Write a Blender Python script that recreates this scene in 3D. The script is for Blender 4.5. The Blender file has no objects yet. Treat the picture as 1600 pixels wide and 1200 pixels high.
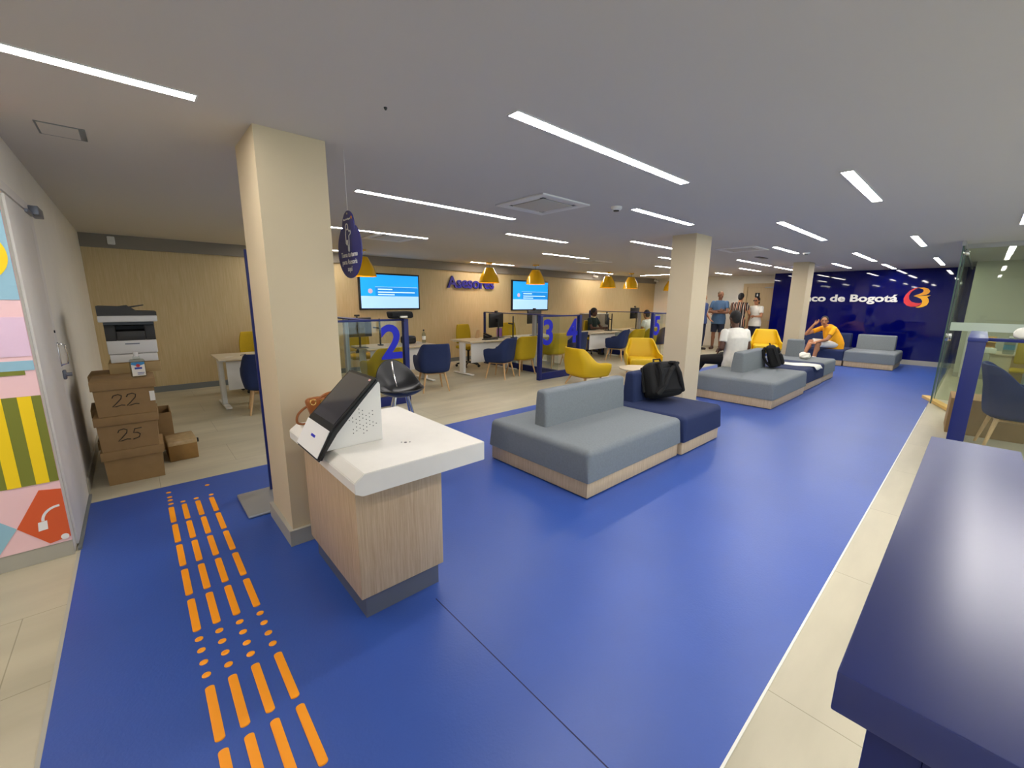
import bpy, bmesh, math, random
from mathutils import Vector, Matrix
random.seed(7)
SC = bpy.context.scene
COL = SC.collection
PI = math.pi

# ------------------------------------------------------------------ materials
def lin(c):
    return tuple(((x/255)/12.92 if x/255 <= 0.04045 else ((x/255+0.055)/1.055)**2.4) for x in c)

MATS = {}
def mat(name, rgb, rough=0.5, metal=0.0, spec=0.5, noise=0.0, scale=8.0, bump=0.0, bscale=60.0, stretch=None, coat=0.0, rgb2=None, coords='Object'):
    if name in MATS:
        return MATS[name]
    m = bpy.data.materials.new(name); m.use_nodes = True
    nt = m.node_tree; N = nt.nodes; L = nt.links
    b = N['Principled BSDF']
    c = lin(rgb) + (1,)
    b.inputs['Base Color'].default_value = c
    b.inputs['Roughness'].default_value = rough
    b.inputs['Metallic'].default_value = metal
    b.inputs['Specular IOR Level'].default_value = spec
    b.inputs['Coat Weight'].default_value = coat
    if noise > 0 or bump > 0:
        tc = N.new('ShaderNodeTexCoord'); mp = N.new('ShaderNodeMapping')
        L.new(tc.outputs[coords], mp.inputs['Vector'])
        if stretch: mp.inputs['Scale'].default_value = stretch
        if noise > 0:
            t = N.new('ShaderNodeTexNoise'); t.inputs['Scale'].default_value = scale; t.inputs['Detail'].default_value = 5
            L.new(mp.outputs[0], t.inputs['Vector'])
            r = N.new('ShaderNodeValToRGB')
            c2 = lin(rgb2) if rgb2 else tuple(min(1, v*(1+noise)) for v in c[:3])
            c1 = c[:3] if rgb2 else tuple(v*(1-noise) for v in c[:3])
            r.color_ramp.elements[0].position = 0.3; r.color_ramp.elements[1].position = 0.7
            r.color_ramp.elements[0].color = c1 + (1,); r.color_ramp.elements[1].color = c2 + (1,)
            L.new(t.outputs['Fac'], r.inputs['Fac']); L.new(r.outputs['Color'], b.inputs['Base Color'])
        if bump > 0:
            t2 = N.new('ShaderNodeTexNoise'); t2.inputs['Scale'].default_value = bscale; t2.inputs['Detail'].default_value = 3
            L.new(mp.outputs[0], t2.inputs['Vector'])
            bp = N.new('ShaderNodeBump'); bp.inputs['Strength'].default_value = bump; bp.inputs['Distance'].default_value = 0.004
            L.new(t2.outputs['Fac'], bp.inputs['Height']); L.new(bp.outputs['Normal'], b.inputs['Normal'])
    MATS[name] = m
    return m

def emat(name, rgb, strength):
    m = bpy.data.materials.new(name); m.use_nodes = True
    b = m.node_tree.nodes['Principled BSDF']
    b.inputs['Base Color'].default_value = lin(rgb) + (1,)
    b.inputs['Emission Color'].default_value = lin(rgb) + (1,)
    b.inputs['Emission Strength'].default_value = strength
    b.inputs['Roughness'].default_value = 0.3
    return m

def glassmat(name, tint, graze=.42):
    m = bpy.data.materials.new(name); m.use_nodes = True
    nt = m.node_tree; N = nt.nodes; L = nt.links
    N.remove(N['Principled BSDF'])
    out = N['Material Output']
    tr = N.new('ShaderNodeBsdfTransparent'); tr.inputs['Color'].default_value = lin(tint) + (1,)
    gl = N.new('ShaderNodeBsdfGlossy'); gl.inputs['Roughness'].default_value = 0.02
    lw = N.new('ShaderNodeLayerWeight'); lw.inputs['Blend'].default_value = .5
    pw = N.new('ShaderNodeMath'); pw.operation = 'POWER'; pw.inputs[1].default_value = 4.0
    fr = N.new('ShaderNodeMath'); fr.operation = 'MULTIPLY_ADD'; fr.inputs[1].default_value = graze; fr.inputs[2].default_value = .03
    L.new(lw.outputs['Facing'], pw.inputs[0]); L.new(pw.outputs[0], fr.inputs[0])
    mx = N.new('ShaderNodeMixShader')
    L.new(fr.outputs[0], mx.inputs[0]); L.new(tr.outputs[0], mx.inputs[1]); L.new(gl.outputs[0], mx.inputs[2])
    L.new(mx.outputs[0], out.inputs['Surface'])
    return m

def stripemat(name, stops, period, rough=0.8):
    """vertical stripes along object X; stops: list of (fraction, rgb)"""
    m = bpy.data.materials.new(name); m.use_nodes = True
    nt = m.node_tree; N = nt.nodes; L = nt.links; b = N['Principled BSDF']; b.inputs['Roughness'].default_value = rough
    tc = N.new('ShaderNodeTexCoord'); sp = N.new('ShaderNodeSeparateXYZ'); L.new(tc.outputs['Object'], sp.inputs[0])
    d = N.new('ShaderNodeMath'); d.operation = 'DIVIDE'; d.inputs[1].default_value = period; L.new(sp.outputs['X'], d.inputs[0])
    f = N.new('ShaderNodeMath'); f.operation = 'FRACT'; L.new(d.outputs[0], f.inputs[0])
    r = N.new('ShaderNodeValToRGB'); r.color_ramp.interpolation = 'CONSTANT'
    e = r.color_ramp.elements
    e[0].position = 0; e[0].color = lin(stops[0][1]) + (1,)
    e[1].position = stops[1][0]; e[1].color = lin(stops[1][1]) + (1,)
    for p, c in stops[2:]:
        k = e.new(p); k.color = lin(c) + (1,)
    L.new(f.outputs[0], r.inputs['Fac']); L.new(r.outputs['Color'], b.inputs['Base Color'])
    return m

def floormat():
    m = bpy.data.materials.new('beige_tile'); m.use_nodes = True
    nt = m.node_tree; N = nt.nodes; L = nt.links; b = N['Principled BSDF']
    tc = N.new('ShaderNodeTexCoord')
    br = N.new('ShaderNodeTexBrick'); br.offset = 0.5
    br.inputs['Scale'].default_value = 1.0; br.inputs['Brick Width'].default_value = 1.2; br.inputs['Row Height'].default_value = 0.6
    br.inputs['Mortar Size'].default_value = 0.0025; br.inputs['Mortar Smooth'].default_value = 0.3
    br.inputs['Color1'].default_value = (1,1,1,1); br.inputs['Color2'].default_value = (.97,.97,.97,1); br.inputs['Mortar'].default_value = (.62,.6,.56,1)
    L.new(tc.outputs['Object'], br.inputs['Vector'])
    mp = N.new('ShaderNodeMapping'); mp.inputs['Scale'].default_value = (0.5, 2.2, 1); L.new(tc.outputs['Object'], mp.inputs[0])
    t = N.new('ShaderNodeTexNoise'); t.inputs['Scale'].default_value = 1.6; t.inputs['Detail'].default_value = 6; L.new(mp.outputs[0], t.inputs['Vector'])
    r = N.new('ShaderNodeValToRGB'); r.color_ramp.elements[0].position = .3; r.color_ramp.elements[1].position = .72
    r.color_ramp.elements[0].color = lin((176,168,144)) + (1,); r.color_ramp.elements[1].color = lin((200,191,164)) + (1,)
    L.new(t.outputs['Fac'], r.inputs['Fac'])
    mx = N.new('ShaderNodeMix'); mx.data_type = 'RGBA'; mx.blend_type = 'MULTIPLY'; mx.inputs[0].default_value = 1
    L.new(r.outputs['Color'], mx.inputs[6]); L.new(br.outputs['Color'], mx.inputs[7])
    L.new(mx.outputs[2], b.inputs['Base Color'])
    b.inputs['Roughness'].default_value = 0.42
    return m

def woodmat(name, a, c, axis='Z', scale=1.0, rough=0.5):
    m = bpy.data.materials.new(name); m.use_nodes = True
    nt = m.node_tree; N = nt.nodes; L = nt.links; b = N['Principled BSDF']
    tc = N.new('ShaderNodeTexCoord'); mp = N.new('ShaderNodeMapping')
    s = {'Z': (30, 30, 1.2), 'X': (1.2, 30, 30), 'Y': (30, 1.2, 30)}[axis]
    mp.inputs['Scale'].default_value = tuple(v*scale for v in s)
    L.new(tc.outputs['Object'], mp.inputs[0])
    t = N.new('ShaderNodeTexNoise'); t.inputs['Scale'].default_value = 2.4; t.inputs['Detail'].default_value = 6; t.inputs['Roughness'].default_value = .65
    L.new(mp.outputs[0], t.inputs['Vector'])
    r = N.new('ShaderNodeValToRGB'); r.color_ramp.elements[0].position = .3; r.color_ramp.elements[1].position = .7
    r.color_ramp.elements[0].color = lin(a) + (1,); r.color_ramp.elements[1].color = lin(c) + (1,)
    L.new(t.outputs['Fac'], r.inputs['Fac']); L.new(r.outputs['Color'], b.inputs['Base Color'])
    b.inputs['Roughness'].default_value = rough
    return m

M_floor = floormat()
M_carpet = mat('blue_vinyl', (47,82,164), .38, spec=.6, noise=.07, scale=1.2, bump=.2, bscale=90)
M_orange = mat('orange_stud', (254,160,10), .5)
M_ceil = mat('ceiling_paint', (206,201,192), .9)
M_white = mat('white_wall_paint', (234,230,218), .8, noise=.02, scale=3)
M_colm = mat('beige_paint', (208,191,158), .75, noise=.015, scale=3)
M_base = mat('grey_tile_base', (172,168,155), .5)
M_baseb = mat('bluegrey_base', (120,124,124), .5)
M_band = mat('grey_band_paint', (134,126,114), .7)
M_wall = woodmat('wood_panelling', (194,170,121), (211,189,145), 'Z', .8, .6)
M_kiosk = woodmat('oak_laminate', (180,152,118), (208,184,150), 'Z', 1.6, .5)
M_oakx = woodmat('oak_plinth', (188,160,124), (212,188,152), 'Z', 1.6, .5)
M_top = woodmat('pale_oak_top', (206,190,158), (222,208,178), 'X', 1.2, .4)
M_leg = woodmat('beech_leg', (196,154,104), (216,178,128), 'Z', 1.5, .5)
M_steel = mat('brushed_steel', (112,115,124), .4, .45)
M_chrome = mat('chrome', (215,215,215), .12, 1.0)
M_alu = mat('aluminium', (178,178,176), .4, .6)
M_wm = mat('white_metal', (228,226,220), .45)
M_solid = mat('white_solid_surface', (236,232,222), .4, noise=.015, scale=14)
M_black = mat('black_plastic', (18,18,20), .35)
M_blackm = mat('black_matte', (16,16,17), .7)
M_blackf = mat('black_fabric', (9,9,9), .85, bump=.6, bscale=300)
M_screen = mat("dark_screen", (62,62,70), .12, spec=.6)
M_grey = mat('bluegrey_fabric', (120,126,130), .9, noise=.06, scale=60, bump=.35, bscale=420)
M_navy = mat('navy_fabric', (28,42,82), .85, noise=.06, scale=60, bump=.3, bscale=420)
M_navyc = mat('navy_chair_fabric', (22,40,84), .8, noise=.05, scale=60)
M_yel = mat('mustard_fabric', (190,158,8), .8, noise=.05, scale=60)
M_yelb = mat('bright_yellow_leather', (222,182,10), .5)
M_blue = mat('blue_lacquer', (8,28,102), .45)
M_bluen = mat('royal_blue_vinyl', (16,30,196), .5)
M_bwall = mat('blue_back_painted_glass', (2,6,88), .03, spec=.5)
M_lamp = mat('amber_lamp_enamel', (240,184,14), .15, coat=.6)
M_card = mat('brown_cardboard', (150,120,78), .85, noise=.06, scale=12)
M_card2 = mat('worn_cardboard', (140,106,56), .8, noise=.25, scale=6)
M_card3 = mat('buff_cardboard', (172,146,100), .85)
M_tan = mat('tan_leather', (150,86,34), .45, noise=.12, scale=20)
M_gold = mat('brass', (220,180,110), .25, 1.0)
M_printw = mat('printer_white', (222,220,214), .5)
M_printd = mat('printer_dark', (52,50,46), .5)
M_paper = mat('white_paper', (240,236,222), .8)
M_pine = mat('raw_pine', (224,182,104), .6, noise=.08, scale=4, stretch=(1,12,12))
M_led = emat('led_diffuser', (255,250,246), 26.0)
M_glass = glassmat('clear_glass', (246,250,248))
M_glassg = glassmat('green_glass', (232,238,230), .22)
M_text = mat('white_lettering', (240,240,236), .5)
M_doorw = mat('lilac_white_door', (222,218,211), .55)
M_doorb = woodmat('beige_door_laminate', (192,166,126), (206,182,142), 'Z', .7, .5)
M_ink = mat('black_ink', (24,20,18), .7)

# ------------------------------------------------------------------ mesh helpers
def build(name, bm, m, parent=None, loc=None, sharp=0.6, sub=0):
    bmesh.ops.recalc_face_normals(bm, faces=bm.faces[:])
    for f in bm.faces: f.smooth = True
    for e in bm.edges:
        if len(e.link_faces) == 2:
            if e.calc_face_angle(0) > sharp: e.smooth = False
    me = bpy.data.meshes.new(name); bm.to_mesh(me); bm.free()
    me.materials.append(m)
    o = bpy.data.objects.new(name, me); COL.objects.link(o)
    if parent: o.parent = parent
    if loc: o.location = loc
    if sub:
        s = o.modifiers.new('sub', 'SUBSURF'); s.levels = sub; s.render_levels = sub
    return o

def tag(o, label=None, cat=None, group=None, kind=None):
    if label: o['label'] = label
    if cat: o['category'] = cat
    if group: o['group'] = group
    if kind: o['kind'] = kind
    return o

def empty(name, loc=(0,0,0), rz=0, label=None, cat=None, group=None):
    o = bpy.data.objects.new(name, None); COL.objects.link(o)
    o.empty_display_size = .1
    o.location = loc; o.rotation_euler = (0, 0, rz)
    return tag(o, label, cat, group)

def copy_tree(o, parent=None):
    c = o.copy(); COL.objects.link(c)
    if parent: c.parent = parent
    for ch in list(o.children): copy_tree(ch, c)
    return c

def B(): return bmesh.new()

def box(bm, x0, y0, z0, x1, y1, z1, bev=0.0, seg=2):
    r = bmesh.ops.create_cube(bm, size=1.0)
    vs = r['verts']
    for v in vs:
        v.co = Vector(((x0+x1)/2 + v.co.x*(x1-x0), (y0+y1)/2 + v.co.y*(y1-y0), (z0+z1)/2 + v.co.z*(z1-z0)))
    if bev > 0:
        es = list({e for v in vs for e in v.link_edges})
        bmesh.ops.bevel(bm, geom=es, offset=bev, segments=seg, profile=.5, affect='EDGES')
    return bm

def frame_of(d):
    d = Vector(d).normalized()
    a = Vector((0,0,1)) if abs(d.z) < .9 else Vector((1,0,0))
    u = d.cross(a).normalized(); return u, d.cross(u).normalized()

def ringloft(bm, rings, cap=True):
    """rings: list of lists of Vectors (same count)"""
    R = [[bm.verts.new(p) for p in r] for r in rings]
    n = len(R[0])
    for a, b in zip(R[:-1], R[1:]):
        for i in range(n):
            bm.faces.new((a[i], a[(i+1) % n], b[(i+1) % n], b[i]))
    if cap:
        bm.faces.new(R[0][::-1]); bm.faces.new(R[-1])
    return bm

def cyl(bm, p0, p1, r0, r1=None, n=16):
    r1 = r0 if r1 is None else r1
    p0 = Vector(p0); p1 = Vector(p1); u, w = frame_of(p1-p0)
    ring = lambda p, r: [p + u*(r*math.cos(2*PI*i/n)) + w*(r*math.sin(2*PI*i/n)) for i in range(n)]
    return ringloft(bm, [ring(p0, r0), ring(p1, r1)])

def tube(bm, pts, r, n=8):
    pts = [Vector(p) for p in pts]; rings = []
    ref = None
    for i, p in enumerate(pts):
        d = (pts[min(i+1, len(pts)-1)] - pts[max(i-1, 0)]).normalized()
        if ref is None: ref = frame_of(d)[0]
        u = (ref - d*ref.dot(d)).normalized(); ref = u; w = d.cross(u)
        rr = r[i] if isinstance(r, (list, tuple)) else r
        rings.append([p + u*(rr*math.cos(2*PI*k/n)) + w*(rr*math.sin(2*PI*k/n)) for k in range(n)])
    return ringloft(bm, rings)

def lathe(bm, prof, n=32, cx=0, cy=0, cap=True):
    rings = [[Vector((cx + r*math.cos(2*PI*i/n), cy + r*math.sin(2*PI*i/n), z)) for i in range(n)] for r, z in prof]
    return ringloft(bm, rings, cap)

def smooth_path(pts, n=6):
    pts = [Vector(p) for p in pts]; out = []
    for i in range(len(pts)-1):
        p0 = pts[max(i-1,0)]; p1 = pts[i]; p2 = pts[i+1]; p3 = pts[min(i+2,len(pts)-1)]
        for k in range(n):
            t = k/n
            out.append(.5*((2*p1)+(-p0+p2)*t+(2*p0-5*p1+4*p2-p3)*t*t+(-p0+3*p1-3*p2+p3)*t**3))
    return out+[pts[-1]]
def prism(bm, pts, fn, d0, d1):
    """2D polygon pts extruded; fn(u,v,d)->xyz"""
    a = [bm.verts.new(fn(u, v, d0)) for u, v in pts]; b = [bm.verts.new(fn(u, v, d1)) for u, v in pts]
    n = len(pts)
    for i in range(n): bm.faces.new((a[i], a[(i+1) % n], b[(i+1) % n], b[i]))
    bm.faces.new(a[::-1]); bm.faces.new(b)
    return bm

def ellipsoid(bm, c, rx, ry=None, rz=None, rot=None, sub=3):
    ry = rx if ry is None else ry; rz = rx if rz is None else rz
    mt = Matrix.Translation(Vector(c)) @ (rot.to_4x4() if rot else Matrix.Identity(4)) @ Matrix.Diagonal((rx, ry, rz, 1))
    bmesh.ops.create_icosphere(bm, subdivisions=sub, radius=1, matrix=mt)
    return bm

def capsule(bm, p0, p1, r0, r1=None, n=14):
    r1 = r0 if r1 is None else r1
    cyl(bm, p0, p1, r0, r1, n); ellipsoid(bm, p0, r0, sub=2); ellipsoid(bm, p1, r1, sub=2)
    return bm

def text_obj(name, s, size, m, mtx, parent=None, extr=.004, bold=0.0, align='CENTER', space=1.0, line=1.0, sx=1.0, shear=0.0):
    cu = bpy.data.curves.new(name, 'FONT'); cu.body = s; cu.size = size; cu.extrude = extr; cu.offset = bold
    cu.align_x = align; cu.align_y = 'CENTER'; cu.space_character = space; cu.space_line = line; cu.shear = shear; cu.resolution_u = 4
    t = bpy.data.objects.new(name, cu); COL.objects.link(t)
    bpy.context.view_layer.update()
    me = bpy.data.meshes.new_from_object(t.evaluated_get(bpy.context.evaluated_depsgraph_get()))
    bpy.data.objects.remove(t)
    me.transform(Matrix.Diagonal((sx, 1, 1, 1))); me.transform(mtx)
    me.materials.clear(); me.materials.append(m)
    o = bpy.data.objects.new(name, me); COL.objects.link(o)
    if parent: o.parent = parent
    return o

def facing(pos, nx, ny):
    """matrix putting text local (x right, y up) on a vertical plane with outward normal (nx,ny)"""
    right = Vector((-ny, nx, 0)); up = Vector((0,0,1)); n = Vector((nx, ny, 0))
    return Matrix.Translation(Vector(pos)) @ Matrix(((right.x, up.x, n.x), (right.y, up.y, n.y), (right.z, up.z, n.z))).to_4x4()

def struct(name, bm, m, parent=None, sharp=.6, label=None):
    o = build(name, bm, m, parent, sharp=sharp)
    if not parent: o['kind'] = 'structure'
    if label: o['label'] = label
    return o

# ------------------------------------------------------------------ camera
def Rm(yaw, p, r):
    f = Vector((math.cos(yaw)*math.cos(p), math.sin(yaw)*math.cos(p), -math.sin(p)))
    r0 = Vector((math.sin(yaw), -math.cos(yaw), 0)); d0 = f.cross(r0)
    rt = math.cos(r)*r0 + math.sin(r)*d0; d = -math.sin(r)*r0 + math.cos(r)*d0
    return rt, d, f
rt, dn, fw = Rm(0.8364, 0.19784, -0.01053)
cam = bpy.data.cameras.new('camera'); co = bpy.data.objects.new('camera', cam); COL.objects.link(co)
up = -dn; bk = -fw
co.matrix_world = Matrix.Translation((0, 0, 1.6)) @ Matrix(((rt.x, up.x, bk.x), (rt.y, up.y, bk.y), (rt.z, up.z, bk.z))).to_4x4()
cam.sensor_width = 36; cam.lens = 651.4*36/1600; cam.clip_start = .02
SC.camera = co
vs = SC.view_settings; vs.view_transform = 'Standard'; vs.look = 'None'; vs.exposure = 1.05; vs.gamma = 1; vs.use_curve_mapping = False
wd = bpy.data.worlds.new('world'); SC.world = wd; wd.use_nodes = True
bg = wd.node_tree.nodes['Background']; bg.inputs[0].default_value = (.75,.86,1,1); bg.inputs[1].default_value = 1.6

# ------------------------------------------------------------------ room shell
H = 2.53
XL, XR, YF, YB, XW = -0.455, 16.2, -4.5, 9.2, -3.0
struct('floor', box(B(), XW-.2, YF-.2, -.12, XR+.2, YB+.2, 0), M_floor)
struct('ceiling', box(B(), XW-.2, YF-.2, H, XR+.2, YB+.2, H+.12), M_ceil)
struct('wall_back', box(B(), XL-.15, YB, 0, XR+.2, YB+.15, H), M_wall)
struct('wall_right', box(B(), XR, YF-.2, 0, XR+.2, YB, H), M_white)
struct('wall_left', box(B(), XL-.15, 3.75, 0, XL, YB, H), M_white)
struct('wall_left_front', box(B(), XW-.2, 3.62, 0, XL, 3.75, H), M_white)
struct('wall_rear_left', box(B(), XW-.2, YF-.2, 0, XW, 3.62, H), M_white)
# street front, behind the camera, with a shop window
struct('wall_front', box(box(box(box(B(), XW, YF-.2, 0, -1.0, YF, H), 9.0, YF-.2, 0, XR, YF, H), -1.0, YF-.2, 0, 9.0, YF, .25), -1.0, YF-.2, 2.35, 9.0, YF, H), M_white)
w1 = box(B(), -1.0, YF-.12, .25, 9.0, YF-.11, 2.35)
struct('window_1', w1, M_glass)
bmf = B()
for x in (-1.0, 1.5, 4.0, 6.5, 8.96): box(bmf, x, YF-.16, .25, x+.05, YF-.07, 2.35)
struct('trim_1', bmf, M_alu)
# grey band along the top of the timber wall
struct('trim_2', box(B(), XL, YB-.05, 2.33, XR, YB, H), M_band)
struct('baseboard_back', box(B(), XL, YB-.015, 0, XR, YB, .10), M_baseb)
struct('baseboard_right', box(B(), XR-.012, 7.3, 0, XR, YB-.05, .10), M_base)
struct('baseboard_left', box(B(), XL, 4.66, 0, XL+.015, YB, .10), M_base)
struct('baseboard_left_front', box(B(), XW, 3.605, 0, XL, 3.62, .10), M_base)
# blue glass wall at the end
struct('wall_blue', box(B(), 15.5, .25, .13, 15.56, 4.62, H), M_bwall)
struct('wall_blue_backing', box(B(), 15.56, .25, 0, XR, 4.6, H), M_white)
struct('baseboard_blue', box(B(), 15.47, .25, 0, 15.56, 4.62, .13), M_base)

# blue floor area
fb = struct('floor_blue', box(B(), -.43, .37, 0, 15.47, 4.45, .004), M_carpet)
build('seam', box(B(), 1.036, .4, .0035, 1.041, 1.75, .0046), mat('seam_dark', (22,30,74), .7), fb)
struct('trim_3', box(B(), .5, .361, 0, 9.2, .37, .006), mat('white_edge', (228,226,216), .5))
struct('trim_4', box(B(), -.445, .37, 0, -.43, 3.6, .005), M_base)

# columns
def column(x0, y0, x1, y1):
    c = struct('column', box(B(), x0, y0, 0, x1, y1, H), M_colm)
    bm = B()
    t = .025
    box(bm, x0-t, y0-t, 0, x1+t, y0, .11); box(bm, x0-t, y1, 0, x1+t, y1+t, .11)
    box(bm, x0-t, y0, 0, x0, y1, .11); box(bm, x1, y0, 0, x1+t, y1, .11)
    build('baseboard', bm, M_base, c)
column(.612, 2.81, .995, 3.30)
column(5.88, 2.77, 6.36, 3.12)
column(11.57, 2.79, 12.04, 3.10)

# door in the left wall
d1 = struct('door_1', box(B(), XL, 3.70, .02, XL+.014, 4.50, 2.15, .003), M_doorw)
f1 = B()
box(f1, XL, 4.52, 0, XL+.012, 4.64, 2.22); box(f1, XL, 3.64, 2.165, XL+.012, 4.52, 2.22)
build('door_frame', f1, M_doorw, d1)
g = B(); box(g, XL+.012, 4.54, 1.08, XL+.018, 4.58, 1.26, .002); tube(g, [(XL+.015,4.56,1.25),(XL+.05,4.56,1.24),(XL+.055,4.56,1.17),(XL+.05,4.56,1.10),(XL+.015,4.56,1.09)], .006, 8)
build('door_handle', g, M_chrome, d1)
g = B(); box(g, XL+.012, 4.545, .98, XL+.03, 4.60, 1.05, .006); cyl(g, (XL+.02, 4.57, 1.015), (XL+.06, 4.57, 1.015), .014)
build('lock', g, M_steel, d1)
g = B(); cyl(g, (XL+.012, 4.55, 1.34), (XL+.018, 4.55, 1.34), .010); build('peephole', g, M_black, d1)
g = B(); box(g, XL+.012, 4.50, 2.15, XL+.06, 4.74, 2.21, .004); box(g, XL+.014, 4.30, 2.14, XL+.03, 4.55, 2.16); build('door_closer', g, M_steel, d1)
g = B(); box(g, XL+.012, 3.64, 0, XL+.03, 4.64, .015); build('threshold', g, M_baseb, d1)

# restroom door in the far wall
d2 = struct('door_2', box(B(), 16.15, 4.66, .01, 16.2, 5.62, 2.14), M_doorb)
g = B(); box(g, 16.12, 5.62, 0, 16.2, 5.74, 2.26); box(g, 16.12, 4.6, 2.14, 16.2, 5.62, 2.26); build('door_frame', g, M_doorb, d2)
g = B(); box(g, 16.06, 4.62, 2.10, 16.12, 5.05, 2.14); build('door_closer', g, M_alu, d2)
g = B(); cyl(g, (16.15, 4.74, 1.02), (16.08, 4.74, 1.02), .012); cyl(g, (16.08, 4.74, 1.02), (16.08, 4.87, 1.02), .012); build('door_handle', g, M_alu, d2)
s2 = empty('door_sign', (16.148, 5.28, 1.87), 0, 'small round-cornered black pictogram sign on the beige door at the far wall', 'sign')
g = B(); box(g, -.012, -.075, -.075, 0, .075, .075, .01); build('plate', g, M_black, s2)
g = B(); cyl(g, (-.011, 0, .03), (-.016, 0, .03), .016); box(g, -.016, -.02, -.04, -.011, .02, .012); build('pictogram', g, M_text, s2)

# ------------------------------------------------------------------ painted mural board by the door
mu = empty('mural_panel', (XL, 3.605, .10), 0, 'multicoloured mural of stripes and shapes on the wall beside the door', 'mural')
def murpoly(name, pts, rgb, d=.0, t=.004):
    g = B(); prism(g, pts, lambda u, v, w: (u, -w, v), d, d+t)
    return build(name, g, mat('mural_%d_%d_%d' % rgb, rgb, .6), mu)
PK = (246,204,206); LI = (232,200,222); BL = (150,192,210); OR = (222,92,42); YE = (252,214,10); GR = (124,128,42); WH = (240,238,236); DB = (36,50,120)
murpoly('backing', [(-2.4,0),(0,0),(0,2.42),(-2.4,2.42)], PK, -.014, .018)
murpoly('lilac_band', [(-2.4,1.16),(0,1.16),(0,1.38),(-2.4,1.38)], LI, .004)
murpoly('blue_band', [(-2.4,1.08),(0,1.08),(0,1.135),(-2.4,1.135)], BL, .004)
murpoly('blue_field', [(-2.4,1.475),(0,1.475),(0,1.95),(-2.4,1.95)], BL, .004)
murpoly('green_strip', [(-2.4,1.055),(-.04,1.055),(-.04,1.08),(-2.4,1.08)], GR, .004)
murpoly('green_field', [(-2.4,.40),(0,.40),(0,.93),(-2.4,.93)], GR, .004)
for i in range(9): 
    x = -.038 - i*.112
    murpoly('yellow_stripe', [(x-.054,.40),(x,.40),(x,.93),(x-.054,.93)], YE, .0085, .0015)
a = [(-.135 + .125*math.cos(t*PI/20), 1.71+.14*math.sin(t*PI/20)) for t in range(40)]
murpoly('yellow_disc', a, YE, .0085, .0015)
a = [(-.135 + .095*math.cos(t*PI/20), 1.71+.11*math.sin(t*PI/20)) for t in range(40)]
murpoly('blue_disc', a, BL, .0102, .001)
a = [(-.135 + .05*math.cos(t*PI/20), 1.71+.055*math.sin(t*PI/20)) for t in range(40)]
murpoly('navy_disc', a, DB, .0114, .001)
murpoly('orange_field', [(-2.4,2.06),(0,2.06),(0,2.42),(-2.4,2.42)], OR, .004)
a = [(-.035 + .03*math.cos(t*PI/10), 2.22+.035*math.sin(t*PI/10)) for t in range(20)]
murpoly('white_dot', a, WH, .0085, .0015)
murpoly('orange_pentagon', [(0,.03),(-.09,.012),(-.205,.15),(-.09,.36),(0,.345)], OR, .004)
murpoly('blue_triangle', [(-.205,.15),(-.30,.0),(-.6,0),(-.6,.36),(-.45,.42)], BL, .004)
a = []
for t in range(13):
    q = PI/2 + t*PI/2/12; a.append((-.02+.085*math.cos(q), .165+.085*math.sin(q)))
for t in range(12, -1, -1):
    q = PI/2 + t*PI/2/12; a.append((-.02+.072*math.cos(q), .165+.072*math.sin(q)))
murpoly('headset_band', a, WH, .0085, .0015)
murpoly('headset_mic', [(-.125,.105),(-.085,.11),(-.082,.165),(-.12,.16)], WH, .0085, .0015)
a = [(-.024 + .018*math.cos(t*PI/10), .036+.018*math.sin(t*PI/10)) for t in range(20)]
murpoly('white_dot', a, WH, .0085, .0015)

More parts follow.
